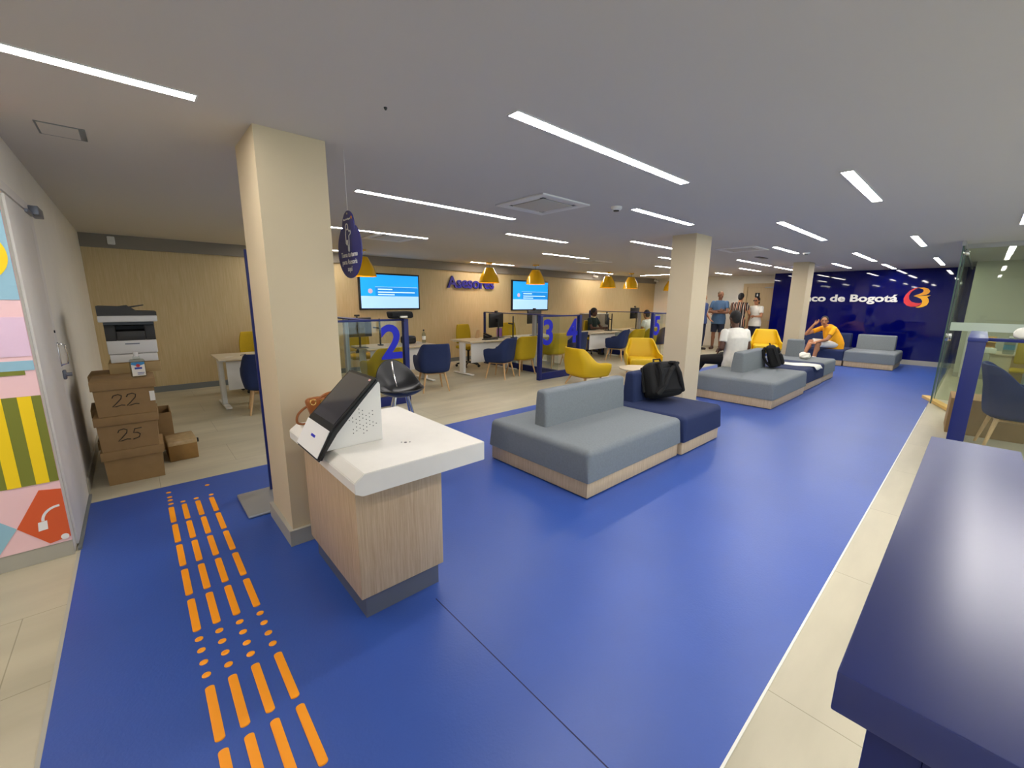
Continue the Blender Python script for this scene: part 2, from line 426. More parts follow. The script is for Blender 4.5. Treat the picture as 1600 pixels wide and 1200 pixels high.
# ------------------------------------------------------------------ ceiling fittings
LIGHTS = [  # x0, x1, y, label
 (-2.2, .35, 2.66, 'LED strip nearest the door wall, running off the picture on the left'),
 (1.56, 3.40, 1.74, 'long LED strip above the near sofa, brightest in the middle of the ceiling'),
 (1.59, 3.45, 3.82, 'LED strip just right of the hanging oval sign wire'),
 (1.60, 3.55, 5.93, 'LED strip passing behind the hanging oval sign'),
 (4.10, 5.39, 4.68, 'LED strip beyond the near square ceiling cassette'),
 (6.27, 7.70, 6.05, 'LED strip above the middle advisor booth, just before the yellow lamps'),
 (6.44, 7.86, 8.70, 'LED strip close to the timber wall above the wall lettering'),
 (1.95, 3.45, 8.70, 'LED strip by the timber wall, mostly hidden by the near column and oval sign'),
 (3.95, 5.22, 2.54, 'LED strip beside the smoke detector'),
 (5.97, 7.30, 3.84, 'LED strip cut off by the left side of the middle column'),
 (8.40, 9.80, 4.72, 'short LED strip seen beside the middle column, upper of three'),
 (10.4, 11.8, 5.92, 'short LED strip seen beside the middle column, lower of three'),
 (11.1, 12.5, 8.72, 'LED strip by the timber wall behind the far pair of yellow lamps'),
 (3.93, 5.22, .80, 'short LED strip high at right of the ceiling, above the blue walkway'),
 (5.76, 7.81, 1.74, 'LED strip above the second grey sofa walkway'),
 (8.20, 9.50, 2.51, 'LED strip beyond the second square cassette'),
 (10.1, 12.3, 1.75, 'LED strip halfway to the blue wall above the walkway'),
 (8.17, 9.63, .79, 'LED strip above the corner of the glass partition'),
 (12.2, 14.4, .79, 'LED strip nearest the emblem on the blue wall'),
 (10.1, 12.2, 3.78, 'LED strip left of the far column, longest of that cluster'),
 (12.55, 14.1, 4.62, 'LED strip in front of the beige door'),
 (12.65, 14.1, 3.79, 'LED strip close to the far column and the blue wall'),
 (14.0, 15.2, 5.86, 'LED strip above the standing people'),
 (12.4, 14.2, 2.51, 'LED strip right of the far column'),
 (13.3, 15.2, 1.73, 'LED strip touching the top of the blue wall'),
 (1.9, 3.9, -.20, 'LED strip above the near blue partition, out of view'),
 (6.0, 7.8, -.17, 'LED strip at the right edge of the picture'),
 (9.95, 12.1, -.17, 'LED strip seen through the green glass'),
 (1.9, 3.9, -.62, 'LED strip over the aisle beside the near blue divider'),  # added strip, widens the bright reflection on the near ledge
 (1.2, 2.9, -2.2, 'LED strip near the shop window behind the viewpoint'),  # added unseen fill strip for the street side
 (9.0, 10.8, -2.2, 'LED strip beyond the right edge of the picture, past the tan desk'),  # added unseen fill strip lighting the area behind the glass
 (-2.2, -.6, -.2, 'LED strip behind the viewpoint'),
]
def led(x0, x1, y, label, rz=0):
    L = x1-x0
    r = empty('ceiling_light', ((x0+x1)/2, y, H), rz, label, 'ceiling light', 'LED strips in the ceiling')
    g = B(); w = .035
    box(g, -L/2-.008, -w-.008, -.004, L/2+.008, -w, .0); box(g, -L/2-.008, w, -.004, L/2+.008, w+.008, .0)
    box(g, -L/2-.008, -w, -.004, -L/2, w, .0); box(g, L/2, -w, -.004, L/2+.008, w, .0)
    build('frame', g, M_wm, r)
    build('diffuser', box(B(), -L/2, -w, -.003, L/2, w, -.0005), M_led, r)
for a in LIGHTS: led(*a)
led(13.2, 14.6, 7.8, 'LED strip running crosswise in front of the far white wall', PI/2)

def cassette(x, y, label, dirty):
    r = empty('air_conditioner', (x, y, H), 0, label, 'air conditioner', 'ceiling cassettes')
    g = B(); s = .33; w = .085
    box(g, -s, -s, -.014, s, -s+w, 0, .003); box(g, -s, s-w, -.014, s, s, 0, .003)
    box(g, -s, -s+w, -.014, -s+w, s-w, 0, .003); box(g, s-w, -s+w, -.014, s, s-w, 0, .003)
    build('frame', g, M_wm, r)
    g = B(); q = s-w
    box(g, -q, -q, -.006, q, q, -.001); build('air_slot', g, M_black, r)
    build('intake_panel', box(B(), -q+.04, -q+.04, -.016, q-.04, q-.04, -.006, .006), mat('cassette_panel', dirty, .5), r)
    for k in range(4):
        g = B(); box(g, -q+.06, -q+.004, -.012, q-.06, -q+.024, -.008)
        bmesh.ops.rotate(g, cent=(0,0,0), matrix=Matrix.Rotation(k*PI/2, 3, 'Z'), verts=g.verts[:])
        build('louvre', g, M_wm, r)
cassette(3.14, 3.06, 'square ceiling cassette nearest, between the hanging sign and the smoke detector', (196,190,176))
cassette(3.1, 6.25, 'square ceiling cassette with a bluish panel behind the oval sign', (168,204,232))
cassette(8.4, 6.45, 'square ceiling cassette over the advisor booths before the yellow lamps', (214,200,160))
cassette(8.15, 3.0, 'square ceiling cassette right of the middle column', (206,204,196))
cassette(12.9, 3.2, 'square ceiling cassette just behind the far column', (206,204,196))
# access panel
r = empty('access_panel', (-.17, 3.71, H), 0, 'small square access hatch in the ceiling near the mural', 'hatch')
build('panel', box(B(), -.09, -.11, -.004, .09, .11, 0), M_ceil, r)
g = B(); box(g, -.1, -.125, -.003, .1, -.112, 0); box(g, -.1, .112, -.003, .1, .125, 0); box(g, -.1, -.112, -.003, -.092, .112, 0); box(g, .072, -.112, -.0045, .1, .112, 0)
build('frame', g, M_baseb, r)
def smoke(x, y, label, s=1):
    r = empty('smoke_detector', (x, y, H), 0, label, 'smoke detector', 'smoke detectors')
    build('body', lathe(B(), [(.055*s, 0), (.055*s, -.02*s), (.04*s, -.035*s)], 24), M_wm, r)
    build('sensor', lathe(B(), [(.03*s, -.035*s), (.025*s, -.045*s)], 20), M_black, r)
smoke(3.74, 2.61, 'round smoke detector near the LED strips in the middle of the ceiling')
smoke(9.45, 2.35, 'round smoke detector beyond the second sofa, far along the ceiling')
g = B(); box(g, -.25, -.05, -.01, .25, .05, 0, .003); 
o = build('ceiling_grille', g, M_black, None, (9.9, 3.25, H)); tag(o, 'narrow dark slot grille in the ceiling before the far column', 'grille')
g = B(); lathe(g, [(.009, 0), (.009, -.003), (.004, -.012)], 16); o = build('sprinkler', g, M_black, None, (1.06, 2.13, H)); tag(o, 'tiny dark ceiling sprinkler in front of the near column', 'sprinkler')
# wall sensor + cameras on the band
r = empty('motion_sensor', (-.1, YB-.05, 2.44), 0, 'small white motion sensor on the grey band above the printer', 'sensor')
build('body', box(B(), -.045, -.05, -.06, .045, 0, .06, .012), M_wm, r); build('lens', box(B(), -.03, -.058, -.045, .03, -.048, 0, .006), M_printw, r)
def camera(x, y, z, label):
    r = empty('security_camera', (x, y, z), 0, label, 'security camera', 'small security cameras')
    build('bracket', cyl(B(), (0,0,.05), (0,-.03,.0), .02), M_wm, r)
    build('body', cyl(B(), (-.03,.02,0), (.07,-.12,-.04), .04), M_wm, r)
    build('lens', cyl(B(), (.069,-.118,-.04), (.076,-.128,-.043), .03), M_black, r)
camera(12.0, 9.13, 2.46, 'security camera on the band behind the far pair of yellow lamps')
camera(16.0, 9.1, 2.46, 'security camera in the far corner of the timber wall')

# pendants
def pendant(x, y, zt, label):
    r = empty('pendant_lamp', (x, y, H), 0, label, 'pendant lamp', 'yellow pendant lamps')
    build('canopy', lathe(B(), [(.09, 0), (.085, -.03), (.03, -.05)], 24), M_lamp, r)
    build('cord', cyl(B(), (0,0,-.05), (0,0,zt-H+.02), .006, n=8), M_black, r)
    g = B()
    prof = [(.06, .375), (.10, .37), (.115, .355), (.15, .29), (.20, .20), (.235, .12), (.25, .04), (.262, 0), (.252, 0.002), (.24, .04), (.225, .12), (.19, .20), (.14, .285), (.105, .345), (.05, .36)]
    lathe(g, [(rr, zz + (zt-H-.36)) for rr, zz in prof], 40)
    build('lamp_shade', g, M_lamp, r)
    g = B(); ellipsoid(g, (0,0,zt-H-.24), .05, sub=3)
    build('bulb', g, emat('bulb_%d' % int(x*10), (255,214,150), 22), r)
pendant(3.45, 8.2, 2.39, 'yellow pendant lamp half hidden behind the oval hanging sign')
pendant(6.83, 8.47, 2.39, 'yellow pendant lamp in front of the last letters of the wall lettering')
pendant(8.14, 8.12, 2.39, 'yellow pendant lamp overlapping the top of the second television')
pendant(11.59, 8.25, 2.39, 'left lamp of the far pair of yellow pendants')
pendant(12.58, 8.03, 2.39, 'right lamp of the far pair of yellow pendants')
pendant(15.6, 8.2, 2.39, 'yellow pendant lamp mostly hidden by the middle column')

# ------------------------------------------------------------------ hanging oval sign
sg = empty('hanging_sign', (1.13, 2.875, H), 0, 'dark blue gourd-shaped hanging sign with pointing hand beside the near column', 'sign')
def gourd(s=1.0):
    pts = []
    big = lambda t: (.20*s*math.sin(t), -.635 - .175*s*math.cos(t))    # lower ellipse, centre z -.635 from ceiling
    for i in range(0, 33):
        t = -PI*.80 + i*(PI*1.60)/32; pts.append((.20*s*math.sin(t), -.615 - .18*s*math.cos(t)))
    for i in range(0, 25):
        t = PI*.68 - i*(PI*1.36)/24; pts.append((.10*s*math.sin(t), -.466 + .10*s*math.cos(t)))
    return pts
g = B(); prism(g, gourd(), lambda u, v, d: (d, -u, v), -.003, .003); build('panel', g, mat('sign_blue', (36,40,116), .4), sg)
build('wire', cyl(B(), (0,0,0), (0,0,-.372), .0012, n=6), M_wm, sg)
build('eyelet', cyl(B(), (-.0045,0,-.385), (.0045,0,-.385), .006), M_chrome, sg)
text_obj('lettering', 'Toma tu turno\npara Asesoría\naquí', .046, M_text, facing((-.0042, .003, -.688), -1, 0), sg, .0008, .0003, line=1.0)
text_obj('brand_line', 'Banco de Bogotá', .017, M_text, facing((-.0042, .012, -.418), -1, 0), sg, .0008)
g = B(); cyl(g, (-.003, -.065, -.415), (-.005, -.065, -.415), .009); build('emblem', g, mat('emblem_orange', (240,150,40), .5), sg)
hand = [(-.012,-.592),(-.006,-.60),(.0,-.592),(.002,-.545),(.002,-.50),(.02,-.492),(.026,-.482),(.02,-.47),(.008,-.478),(-.004,-.462),(-.02,-.458),(-.034,-.466),(-.038,-.49),(-.036,-.545),(-.028,-.555),(-.012,-.556),(-.012,-.592)]
g = B(); tube(g, [(-.0042, -(u+.005)*1.35, v*1.02-.012) for u, v in hand], .0032, 6)
for u in (-.030, -.022, -.014): tube(g, [(-.0042, -(u+.005)*1.35, -.552*1.02-.012), (-.0042, -(u+.005)*1.35, -.525*1.02-.012)], .0022, 6)
build('pointing_hand', g, M_text, sg)
g = B(); tube(g, [(-.0042, .020+.021*math.cos(t*PI/12), -.468+.022*math.sin(t*PI/12)) for t in range(-3, 16)] , .003, 6); build('ring', g, M_text, sg)

# blue totem stand behind the near column
tt = empty('totem_stand', (.65, 3.60, .004), 0, 'narrow blue upright stand on a grey base plate behind the near column', 'stand')
build('base_plate', box(B(), -.20, -.24, 0, .20, .23, .025, .012), M_alu, tt)
build('panel', box(B(), .03, .15, .02, .50, .175, 1.95, .003), M_blue, tt)
build('foot_bracket', box(B(), .09, .12, .02, .30, .20, .05, .004), M_alu, tt)

# ------------------------------------------------------------------ tactile guide strip

cols = [(.045, 'leftmost row'), (.125, 'second row from the left'), (.21, 'third row from the left'), (.30, 'rightmost row')]
def pill(L, w, h):
    pts = []
    for i in range(9): t = PI*i/8; pts.append((w*math.cos(t), L/2-w*.7 + w*.7*math.sin(t)))
    for i in range(9): t = PI + PI*i/8; pts.append((w*math.cos(t), -L/2+w*.7 + w*.7*math.sin(t)))
    g = B(); prism(g, [(u*1.0, v) for u, v in pts], lambda u, v, d: (u, v, d), 0, h*.6)
    prism(g, [(u*.86, v*.985) for u, v in pts], lambda u, v, d: (u, v, d), h*.6, h)
    return g
proto_bar = None; proto_dot = None

ordn = ['first', 'second', 'third', 'fourth', 'fifth', 'sixth', 'seventh', 'eighth']
bar_y = [1.10, 1.44, 1.775, 2.465, 2.805, 3.145, 3.48, 3.815]
dots_y = [1.995, 2.08, 2.167, 2.253]
def put_bar(x, y, label):
    global proto_bar
    if proto_bar is None: o = proto_bar = build('tactile_bar', pill(.295, .0165, .004), M_orange)
    else: o = proto_bar.copy(); COL.objects.link(o)
    o.location = (x, y, .004); tag(o, label, 'tactile bar', 'orange tactile bars on the blue floor')
def put_dot(x, y, label):
    global proto_dot
    if proto_dot is None: o = proto_dot = build('tactile_stud', lathe(B(), [(.0165, 0), (.0165, .002), (.012, .004)], 20), M_orange)
    else: o = proto_dot.copy(); COL.objects.link(o)
    o.location = (x, y, .004); tag(o, label, 'tactile stud', 'orange tactile studs on the blue floor')
for ci, (x, nm) in enumerate(cols):
    for bi, y in enumerate(bar_y):
        put_bar(x - .004*(y-2.5), y, 'orange tactile bar, %s counted from the camera, in the %s' % (ordn[bi], nm))
    for di, y in enumerate(dots_y):
        put_dot(x + .001, y, 'round orange stud between bars, %s from the camera, %s' % (ordn[di], nm))
    far = [[4.03, 4.11, 4.18, 4.29], [4.02], [4.02], [4.02, 4.26]][ci]
    for di, y in enumerate(far):
        put_dot(x - .008 + (.006 if ci == 0 else 0) + (.01 if ci == 3 else 0), y, 'orange stud past the far end of the %s, %s of %s' % (nm, ordn[di], ['four', 'one', 'one', 'two'][ci]))

# ------------------------------------------------------------------ service counter, ticket terminal, handbag
k = empty('service_counter', (0, 0, .004), 0, 'oak laminate service counter with thick white top against the near column', 'counter')
build('plinth', box(B(), .70, 1.86, 0, 1.125, 2.60, .13), M_steel, k)
build('body', box(B(), .672, 1.835, .13, 1.145, 2.62, .745, .002), M_kiosk, k)
g = B(); prism(g, [(.655,.745),(1.33,.745),(1.33,.848),(.665,.848),(.62,.815),(.62,.765)], lambda u, v, d: (u, d, v), 1.69, 2.69)
es = [e for e in g.edges]
bmesh.ops.bevel(g, geom=es, offset=.003, segments=2, affect='EDGES')
build('countertop', g, M_solid, k)
g = B(); cyl(g, (1.0,1.95,.8478), (1.0,1.95,.8488), .008, n=12); cyl(g, (1.02,1.94,.8478), (1.02,1.94,.8488), .005, n=12); cyl(g, (.985,1.965,.8478), (.985,1.965,.8488), .004, n=12)
build('screw_hole', g, M_black, k)

T = empty('ticket_terminal', (0, 0, .852), 0, 'white wedge-shaped ticket terminal with a tilted dark touchscreen on the service counter', 'terminal')
# profile in (x,z): kinked face
g = B(); prism(g, [(.635,0),(.932,0),(.932,.31),(.905,.338),(.675,.105)], lambda u, v, d: (u, d, v), 2.075, 2.325)
bmesh.ops.bevel(g, geom=g.edges[:], offset=.004, segments=2, affect='EDGES'); build('housing', g, M_wm, T)
def face_pt(s, off):   # along the kinked front: s in metres from the foot
    a = Vector((.572, -.022)); b2 = Vector((.648, .118)); c = Vector((.892, .356))
    l1 = (b2-a).length
    if s <= l1:
        d = (b2-a).normalized(); p = a + d*s
    else:
        d = (c-b2).normalized(); p = b2 + d*(s-l1)
    n = Vector((-d.y, d.x)); return p + n*off
def facepanel(name, s0, s1, y0, y1, o0, o1, m, r=0.0):
    g = B()
    L1 = .1593
    ss = sorted(set([s0, s1] + ([L1] if s0 < L1 < s1 else [])))
    prof = [face_pt(s, o1) for s in ss] + [face_pt(s, o0) for s in reversed(ss)]
    if s0 < L1 < s1:
        m1 = (face_pt(L1-1e-4, o1)+face_pt(L1+1e-4, o1))/2; m0 = (face_pt(L1-1e-4, o0)+face_pt(L1+1e-4, o0))/2
        prof = [face_pt(s0, o1), m1, face_pt(s1, o1), face_pt(s1, o0), m0, face_pt(s0, o0)]
    prism(g, [(p.x, p.y) for p in prof], lambda u, v, d: (u, d, v), y0, y1)
    if r > 0: bmesh.ops.bevel(g, geom=g.edges[:], offset=r, segments=3, affect='EDGES')
    return build(name, g, m, T)
facepanel('bezel', 0.0, .499, 2.02, 2.375, -.024, .0, M_black, .009)
facepanel('screen', .19, .48, 2.045, 2.35, .0, .0015, M_screen)
facepanel('front_panel', .012, .154, 2.034, 2.362, .0, .003, mat('terminal_front', (244,243,240), .35), .001)
facepanel('printed_logo', .085, .098, 2.165, 2.225, .003, .0034, M_bluen)
facepanel('sticker', .466, .477, 2.05, 2.072, .0015, .002, mat('sticker', (244,190,180), .6))
g = B()
# speaker holes: chevron rows
cx, cz = .828, .118
for arm in range(6):
    q = arm*PI/3 + PI/6
    for i in range(1, 4):
        for j in (0, 1):
            px = cx + math.cos(q)*.0205*i + math.cos(q+PI/3)*.0205*j; pz = cz + math.sin(q)*.0205*i + math.sin(q+PI/3)*.0205*j
            if .70 < px < .915 and pz > .05 and (pz - .105) < (px-.675)*.95 - .03: cyl(g, (px, 2.0752, pz), (px, 2.0745, pz), .0028, n=8)
build('speaker_holes', g, M_black, T)

hb = empty('handbag', (.81, 2.58, .854), 0, 'tan leather handbag with buckled strap on the counter behind the terminal', 'handbag')
g = B(); box(g, -.10, -.05, 0, .14, .06, .17, .035, 4); 
for v in g.verts:
    v.co.y *= 1 - .5*v.co.z/.17; v.co.x += .02*math.sin(v.co.z*30)
build('body', g, M_tan, hb, sub=1)
g = B(); tube(g, smooth_path([(-.04,0,.13),(-.03,-.01,.165),(.02,-.01,.185),(.07,-.01,.18),(.10,0,.15),(.11,0,.12)]), .009, 8); build('strap', g, M_tan, hb)
g = B(); tube(g, smooth_path([(-.06,0,.13),(-.11,.01,.115),(-.155,.02,.075),(-.165,.02,.03),(-.14,.02,.012),(-.10,.02,.012)]), .007, 8); build('shoulder_strap', g, M_tan, hb)
g = B(); tube(g, [(-.085+.016*math.cos(t*PI/6), -.04, .15+.016*math.sin(t*PI/6)) for t in range(13)], .004, 6); box(g, -.05, -.055, .13, -.02, -.045, .16, .003); build('buckle', g, M_gold, hb)

# ------------------------------------------------------------------ sofas
def sofa(label, x0, x1, y0, y1, fab, back=None, h=.418, zb=.145, group='modular sofas'):
    r = empty('sofa_module', ((x0+x1)/2, (y0+y1)/2, .004), 0, label, 'sofa', group)
    hx, hy = (x1-x0)/2, (y1-y0)/2
    build('plinth_recess', box(B(), -hx+.03, -hy+.03, 0, hx-.03, hy-.03, .012), M_black, r)  # black slab standing in for the contact shadow under the base
    build('base', box(B(), -hx, -hy, .01, hx, hy, zb, .002), M_oakx, r)
    g = B(); o = .018; box(g, -hx-o+.0, -hy-o, zb, hx+o-.0, hy+o, h, .055, 5)
    for v in g.verts:
        if v.co.z < zb+.056:     # square lower edge
            v.co.z = zb + (v.co.z-zb)*.25
            v.co.x = max(-hx-o, min(hx+o, v.co.x*1.04)); v.co.y = max(-hy-o, min(hy+o, v.co.y*1.04))
        elif v.co.z > h-.02:
            v.co.z += .012*math.cos(PI*.5*min(1, abs(v.co.x)/hx))
    build('seat', g, fab, r)
    if back:
        bx0, bx1, by0, by1, bh = back
        mx, my = (x0+x1)/2, (y0+y1)/2
        alongx = (bx1-bx0) > (by1-by0)
        t = ((by1-by0) if alongx else (bx1-bx0))/2; c = ((by0+by1)/2-my) if alongx else ((bx0+bx1)/2-mx)
        e0, e1 = (bx0-mx, bx1-mx) if alongx else (by0-my, by1-my)
        g = B(); tt_ = t*.74; rr = min(.035, tt_*.6)
        def sec(k):
            z0 = h-.012; pts = [(-t, z0), (-t*.93, z0+(bh-z0)*.35)]
            for i in range(7): q = PI - i*PI/12; pts.append((-tt_+rr+rr*math.cos(q), bh-rr+rr*math.sin(q)))
            for i in range(7): q = PI/2 - i*PI/12; pts.append((tt_-rr+rr*math.cos(q), bh-rr+rr*math.sin(q)))
            pts += [(t*.93, z0+(bh-z0)*.35), (t, z0)]
            return [(u*(1-k*.5), z0+(v-z0)*(1-k*.10)) for u, v in pts]
        rings = []
        ro = .035
        for i in range(6):
            q = i/5*PI/2; rings.append((e0+ro-ro*math.sin(q), (1-math.cos(q))*ro/t))
        rings = [(e0+ro*(1-math.sin(i*PI/10)), ro/t*2*(1-math.cos(i*PI/10))*.5*1.6) for i in range(6)][::-1]
        rings = rings + [(e0+e1-d, k) for d, k in reversed(rings)]
        ringloft(g, [[Vector((d, c+u, v)) if alongx else Vector((c+u, d, v)) for u, v in sec(k)] for d, k in rings])
        build('backrest', g, fab, r, sharp=1.2)
    return r
sofa('large blue-grey sofa with central backrest, nearest to the white counter', 2.58, 4.10, 1.93, 3.15, M_grey, (2.78, 4.09, 2.59, 2.76, .765))
sofa('navy sofa module with the large black backpack on it, joined to the nearest grey sofa', 4.14, 5.04, 1.90, 3.13, M_navy, (4.30, 5.02, 2.60, 2.77, .775))
sofa('blue-grey sofa where the man in white sits, right of the middle column', 7.06, 8.80, 1.93, 3.15, M_grey, (7.66, 8.78, 2.58, 2.80, .765))
sofa('narrow navy sofa module with a sheet of paper hanging over its edge', 8.86, 10.28, 1.98, 3.15, M_navy)
sofa('small blue-grey sofa module at the far end of the row with crumpled tissue', 10.33, 11.32, 1.99, 3.15, M_grey, (10.98, 11.28, 2.57, 2.87, .80))
sofa('navy sofa module under the man in the yellow shirt', 13.62, 14.95, 2.26, 3.50, M_navy, (14.62, 14.86, 2.30, 3.46, .80))
sofa('blue-grey sofa module alone in front of the blue wall, right of the man in yellow', 13.62, 14.95, 1.25, 2.22, M_grey, (14.45, 14.70, 1.36, 2.14, .80))

# backpacks
def backpack(loc, rz, tilt, s, label):
    r = empty('backpack', loc, 0, label, 'backpack', 'black backpacks')
    r.rotation_euler = (tilt, 0, rz)
    g = B(); box(g, -.20*s, -.11*s, 0, .20*s, .11*s, .46*s, .075*s, 5)
    for v in g.verts:
        f = 1-.28*max(0, (v.co.z/(.46*s)-.45)); v.co.x *= f; v.co.y *= f
        v.co += Vector((random.uniform(-1,1), random.uniform(-1,1), random.uniform(-1,1)))*.006*s
    build('body', g, M_blackf, r, sub=1)
    g = B(); box(g, -.15*s, -.17*s, .03*s, .15*s, -.09*s, .25*s, .035*s, 4); build('front_pocket', g, M_blackf, r, sub=1)
    g = B(); box(g, -.12*s, -.15*s, .27*s, .12*s, -.08*s, .38*s, .025*s, 4); build('top_pocket', g, M_blackf, r, sub=1)
    for sx in (-1, 1):
        g = B(); pts = [(sx*.08*s, .10*s, .42*s), (sx*.10*s, .15*s, .40*s), (sx*.11*s, .17*s, .26*s), (sx*.13*s, .14*s, .12*s), (sx*.16*s, .10*s, .05*s)]
        for a, b2 in zip(pts[:-1], pts[1:]):
            capsule(g, a, b2, .022*s, .022*s, 8)
        build('shoulder_strap', g, M_blackf, r)
        g = B(); capsule(g, (sx*.19*s, -.03*s, .40*s), (sx*.21*s, -.05*s, .10*s), .014*s, .014*s, 8); build('side_strap', g, M_blackf, r)
    g = B(); tube(g, [(-.05*s, 0, .44*s), (-.04*s, 0, .50*s), (.04*s, 0, .50*s), (.05*s, 0, .44*s)], .011*s, 8); build('handle', g, M_blackf, r)
backpack((4.66, 2.40, .475), PI-.30, .42, 1.0, 'large black backpack slumped on the navy module of the nearest sofa')
bpy.data.objects['backpack'].scale = (1.22, 1.05, .95)
_b = bpy.data.objects['backpack']
g = B()
for a_, b_ in (((-.15,.125,.40),(-.02,.15,.30)), ((-.02,.15,.30),(.10,.15,.12)), ((.10,.15,.12),(.17,.12,.03))): capsule(g, a_, b_, .024, .024, 8)
build('chest_strap', g, M_blackf, _b)
g = B(); box(g, -.14, .10, .05, .14, .135, .36, .03, 3); build('back_pad', g, mat('mesh_pad', (20,20,21), .95), _b, sub=1)
bpk = backpack((8.72, 2.40, .455), .35, -.32, .88, 'black backpack leaning on the second grey sofa behind the seated man in white')

# sheet and tissue
g = B(); NX, NY = 10, 14
pv = []
for j in range(NY+1):
    t = j/NY
    y = 2.62 - .74*t; z = .432
    if y < 2.0: z = .432 - .9*(2.0-y)**1.2; y = 2.0 - .35*(2.0-y)-.03
    row = [g.verts.new((9.30 + .46*i/NX + .1*t*t + .10*t, y, z + .006*math.sin(i*.9+j*.6))) for i in range(NX+1)]
    pv.append(row)
for j in range(NY):
    for i in range(NX): g.faces.new((pv[j][i], pv[j][i+1], pv[j+1][i+1], pv[j+1][i]))
o = build('paper_sheet', g, M_paper); tag(o, 'white sheet of paper draped over the front edge of the narrow navy module', 'paper')
sm = o.modifiers.new('thick', 'SOLIDIFY'); sm.thickness = .0015
g = B(); ellipsoid(g, (0,0,.06), .12, .10, .07, sub=4)
for v in g.verts:
    q = v.co; q *= 1 + .22*math.sin(q.x*31+q.y*17)*math.cos(q.z*40+q.y*23); q.z = max(.0, q.z)
o = build('crumpled_tissue', g, M_paper, None, (10.72, 2.42, .424), sharp=.4); tag(o, 'crumpled white tissue lying on the farthest small grey module', 'tissue')

# ------------------------------------------------------------------ chairs
def ssm(a, b, x):
    t = max(0, min(1, (x-a)/(b-a))); return t*t*(3-2*t)
def shell_bm(W=.30, Df=.26, Db=.27, zb=.33, ha=.64, hb=.86, th=.035, taper=.14):
    path = []
    n = 40
    R = .13
    # right arm front -> back -> left arm front
    pts = [(W*.97, Df)]
    for i in range(1, 9): pts.append((W, Df - (Df+Db-R)*i/8))
    for i in range(1, 7):
        q = i/6*PI/2; pts.append((W-R+R*math.cos(q), -Db+R-R*math.sin(q)))
    for i in range(1, 8): pts.append((W-R-(2*(W-R))*i/8, -Db - .015*math.sin(PI*i/8)))
    half = pts
    full = []
    for x, y in pts: full.append((x, y))
    for x, y in reversed(pts[:15]): full.append((-x, y))
    g = B(); K = 9
    def col(x, y, inset):
        rim = ha + (hb-ha)*(1-ssm(-.23, .0, y))
        # front of the arm curves down
        rim -= .03*ssm(Df-.10, Df, y)
        out = []
        for kk in range(K+1):
            t = kk/K; z = zb + (rim-zb)*t
            s = .84 + .16*min(1, t*1.6)**.6
            lean = -.05*max(0, (z-ha)/(hb-ha))*(1-ssm(-.22, -.02, y)); tp = 1 - taper*ssm(ha-.08, hb, z)
            r = math.hypot(x, y); f = s*(1-inset/r)
            out.append(Vector((x*f*tp, y*f+lean, z + (.0 if inset == 0 else 0))))
        return out
    O = [[g.verts.new(p) for p in col(x, y, 0)] for x, y in full]
    I = [[g.verts.new(p + Vector((0,0,(.02 if i == 0 else 0)))) for i, p in enumerate(col(x, y, th))] for x, y in full]
    m = len(full)
    for i in range(m-1):
        for kk in range(K):
            g.faces.new((O[i][kk], O[i+1][kk], O[i+1][kk+1], O[i][kk+1]))
            g.faces.new((I[i][kk], I[i][kk+1], I[i+1][kk+1], I[i+1][kk]))
        g.faces.new((O[i][K], O[i+1][K], I[i+1][K], I[i][K]))
    for i in (0, m-1):
        for kk in range(K): g.faces.new((O[i][kk], O[i][kk+1], I[i][kk+1], I[i][kk]))
    # bottom and inner pan
    g.faces.new([O[i][0] for i in range(m)]); g.faces.new([I[i][0] for i in range(m)])
    g.faces.new((O[0][0], O[m-1][0], I[m-1][0], I[0][0]))
    return g
SHELL = {}
def make_chair(fab, key):
    lo = key == 'l'
    r = empty('visitor_chair')
    sh = build('shell', shell_bm(.32, .29, .28, .19, .50, .80, .04, .28) if lo else shell_bm(), fab, r, sharp=1.0, sub=1)
    g = B(); (box(g, -.255, -.20, .24, .255, .285, .40, .04, 4) if lo else box(g, -.245, -.19, .36, .245, .255, .47, .035, 4)); build('seat_cushion', g, fab, r)
    for sx in (-1, 1):
        for sy in (-1, 1):
            g = B(); cyl(g, (sx*.17, sy*.16, .20 if lo else .335), (sx*.235, sy*.225, 0), .02, .012, 12); build('leg', g, M_leg, r)
    g = B(); box(g, -.18, -.17, .175 if lo else .312, .18, .17, .19 if lo else .333, .006); build('underframe', g, M_leg, r)
    return r
CH = {'navy': make_chair(M_navyc, 'n'), 'yellow': make_chair(M_yel, 'y'), 'lounge': make_chair(M_yelb, 'l')}
CH['lounge'].name = 'lounge_armchair'
usedch = set()
def chair(kind, x, y, rz, label, group, s=1.0, sz=1.0):
    if kind in usedch: r = copy_tree(CH[kind])
    else: r = CH[kind]; usedch.add(kind)
    r.location = (x, y, 0); r.rotation_euler = (0, 0, rz); r.scale = (s, s, sz)
    tag(r, label, 'chair' if kind != 'lounge' else 'armchair', group)
    return r
VG = 'upholstered visitor chairs at the advisor desks'
chair('navy', 1.31, 6.72, -.15, 'navy visitor chair at the leftmost desk, partly hidden by the near column', VG, 1.0)
chair('yellow', 2.95, 6.38, .12, 'mustard visitor chair seen behind the large blue number 2', VG)
chair('navy', 3.88, 6.42, -.28, 'navy visitor chair right of the blue number 2 post', VG)
chair('navy', 5.62, 6.60, .42, 'navy visitor chair at the desk under the wall lettering', VG)
chair('yellow', 6.27, 6.66, -.03, 'mustard visitor chair between a navy chair and the number 3 post', VG)
chair('yellow', 7.52, 6.85, -.1, 'mustard visitor chair seen behind the blue number 3', VG)
chair('navy', 8.22, 6.8, .1, 'navy visitor chair seen behind the blue number 4', VG)
chair('navy', 9.90, 6.65, .35, 'navy visitor chair at the desk with the woman in dark green', VG)
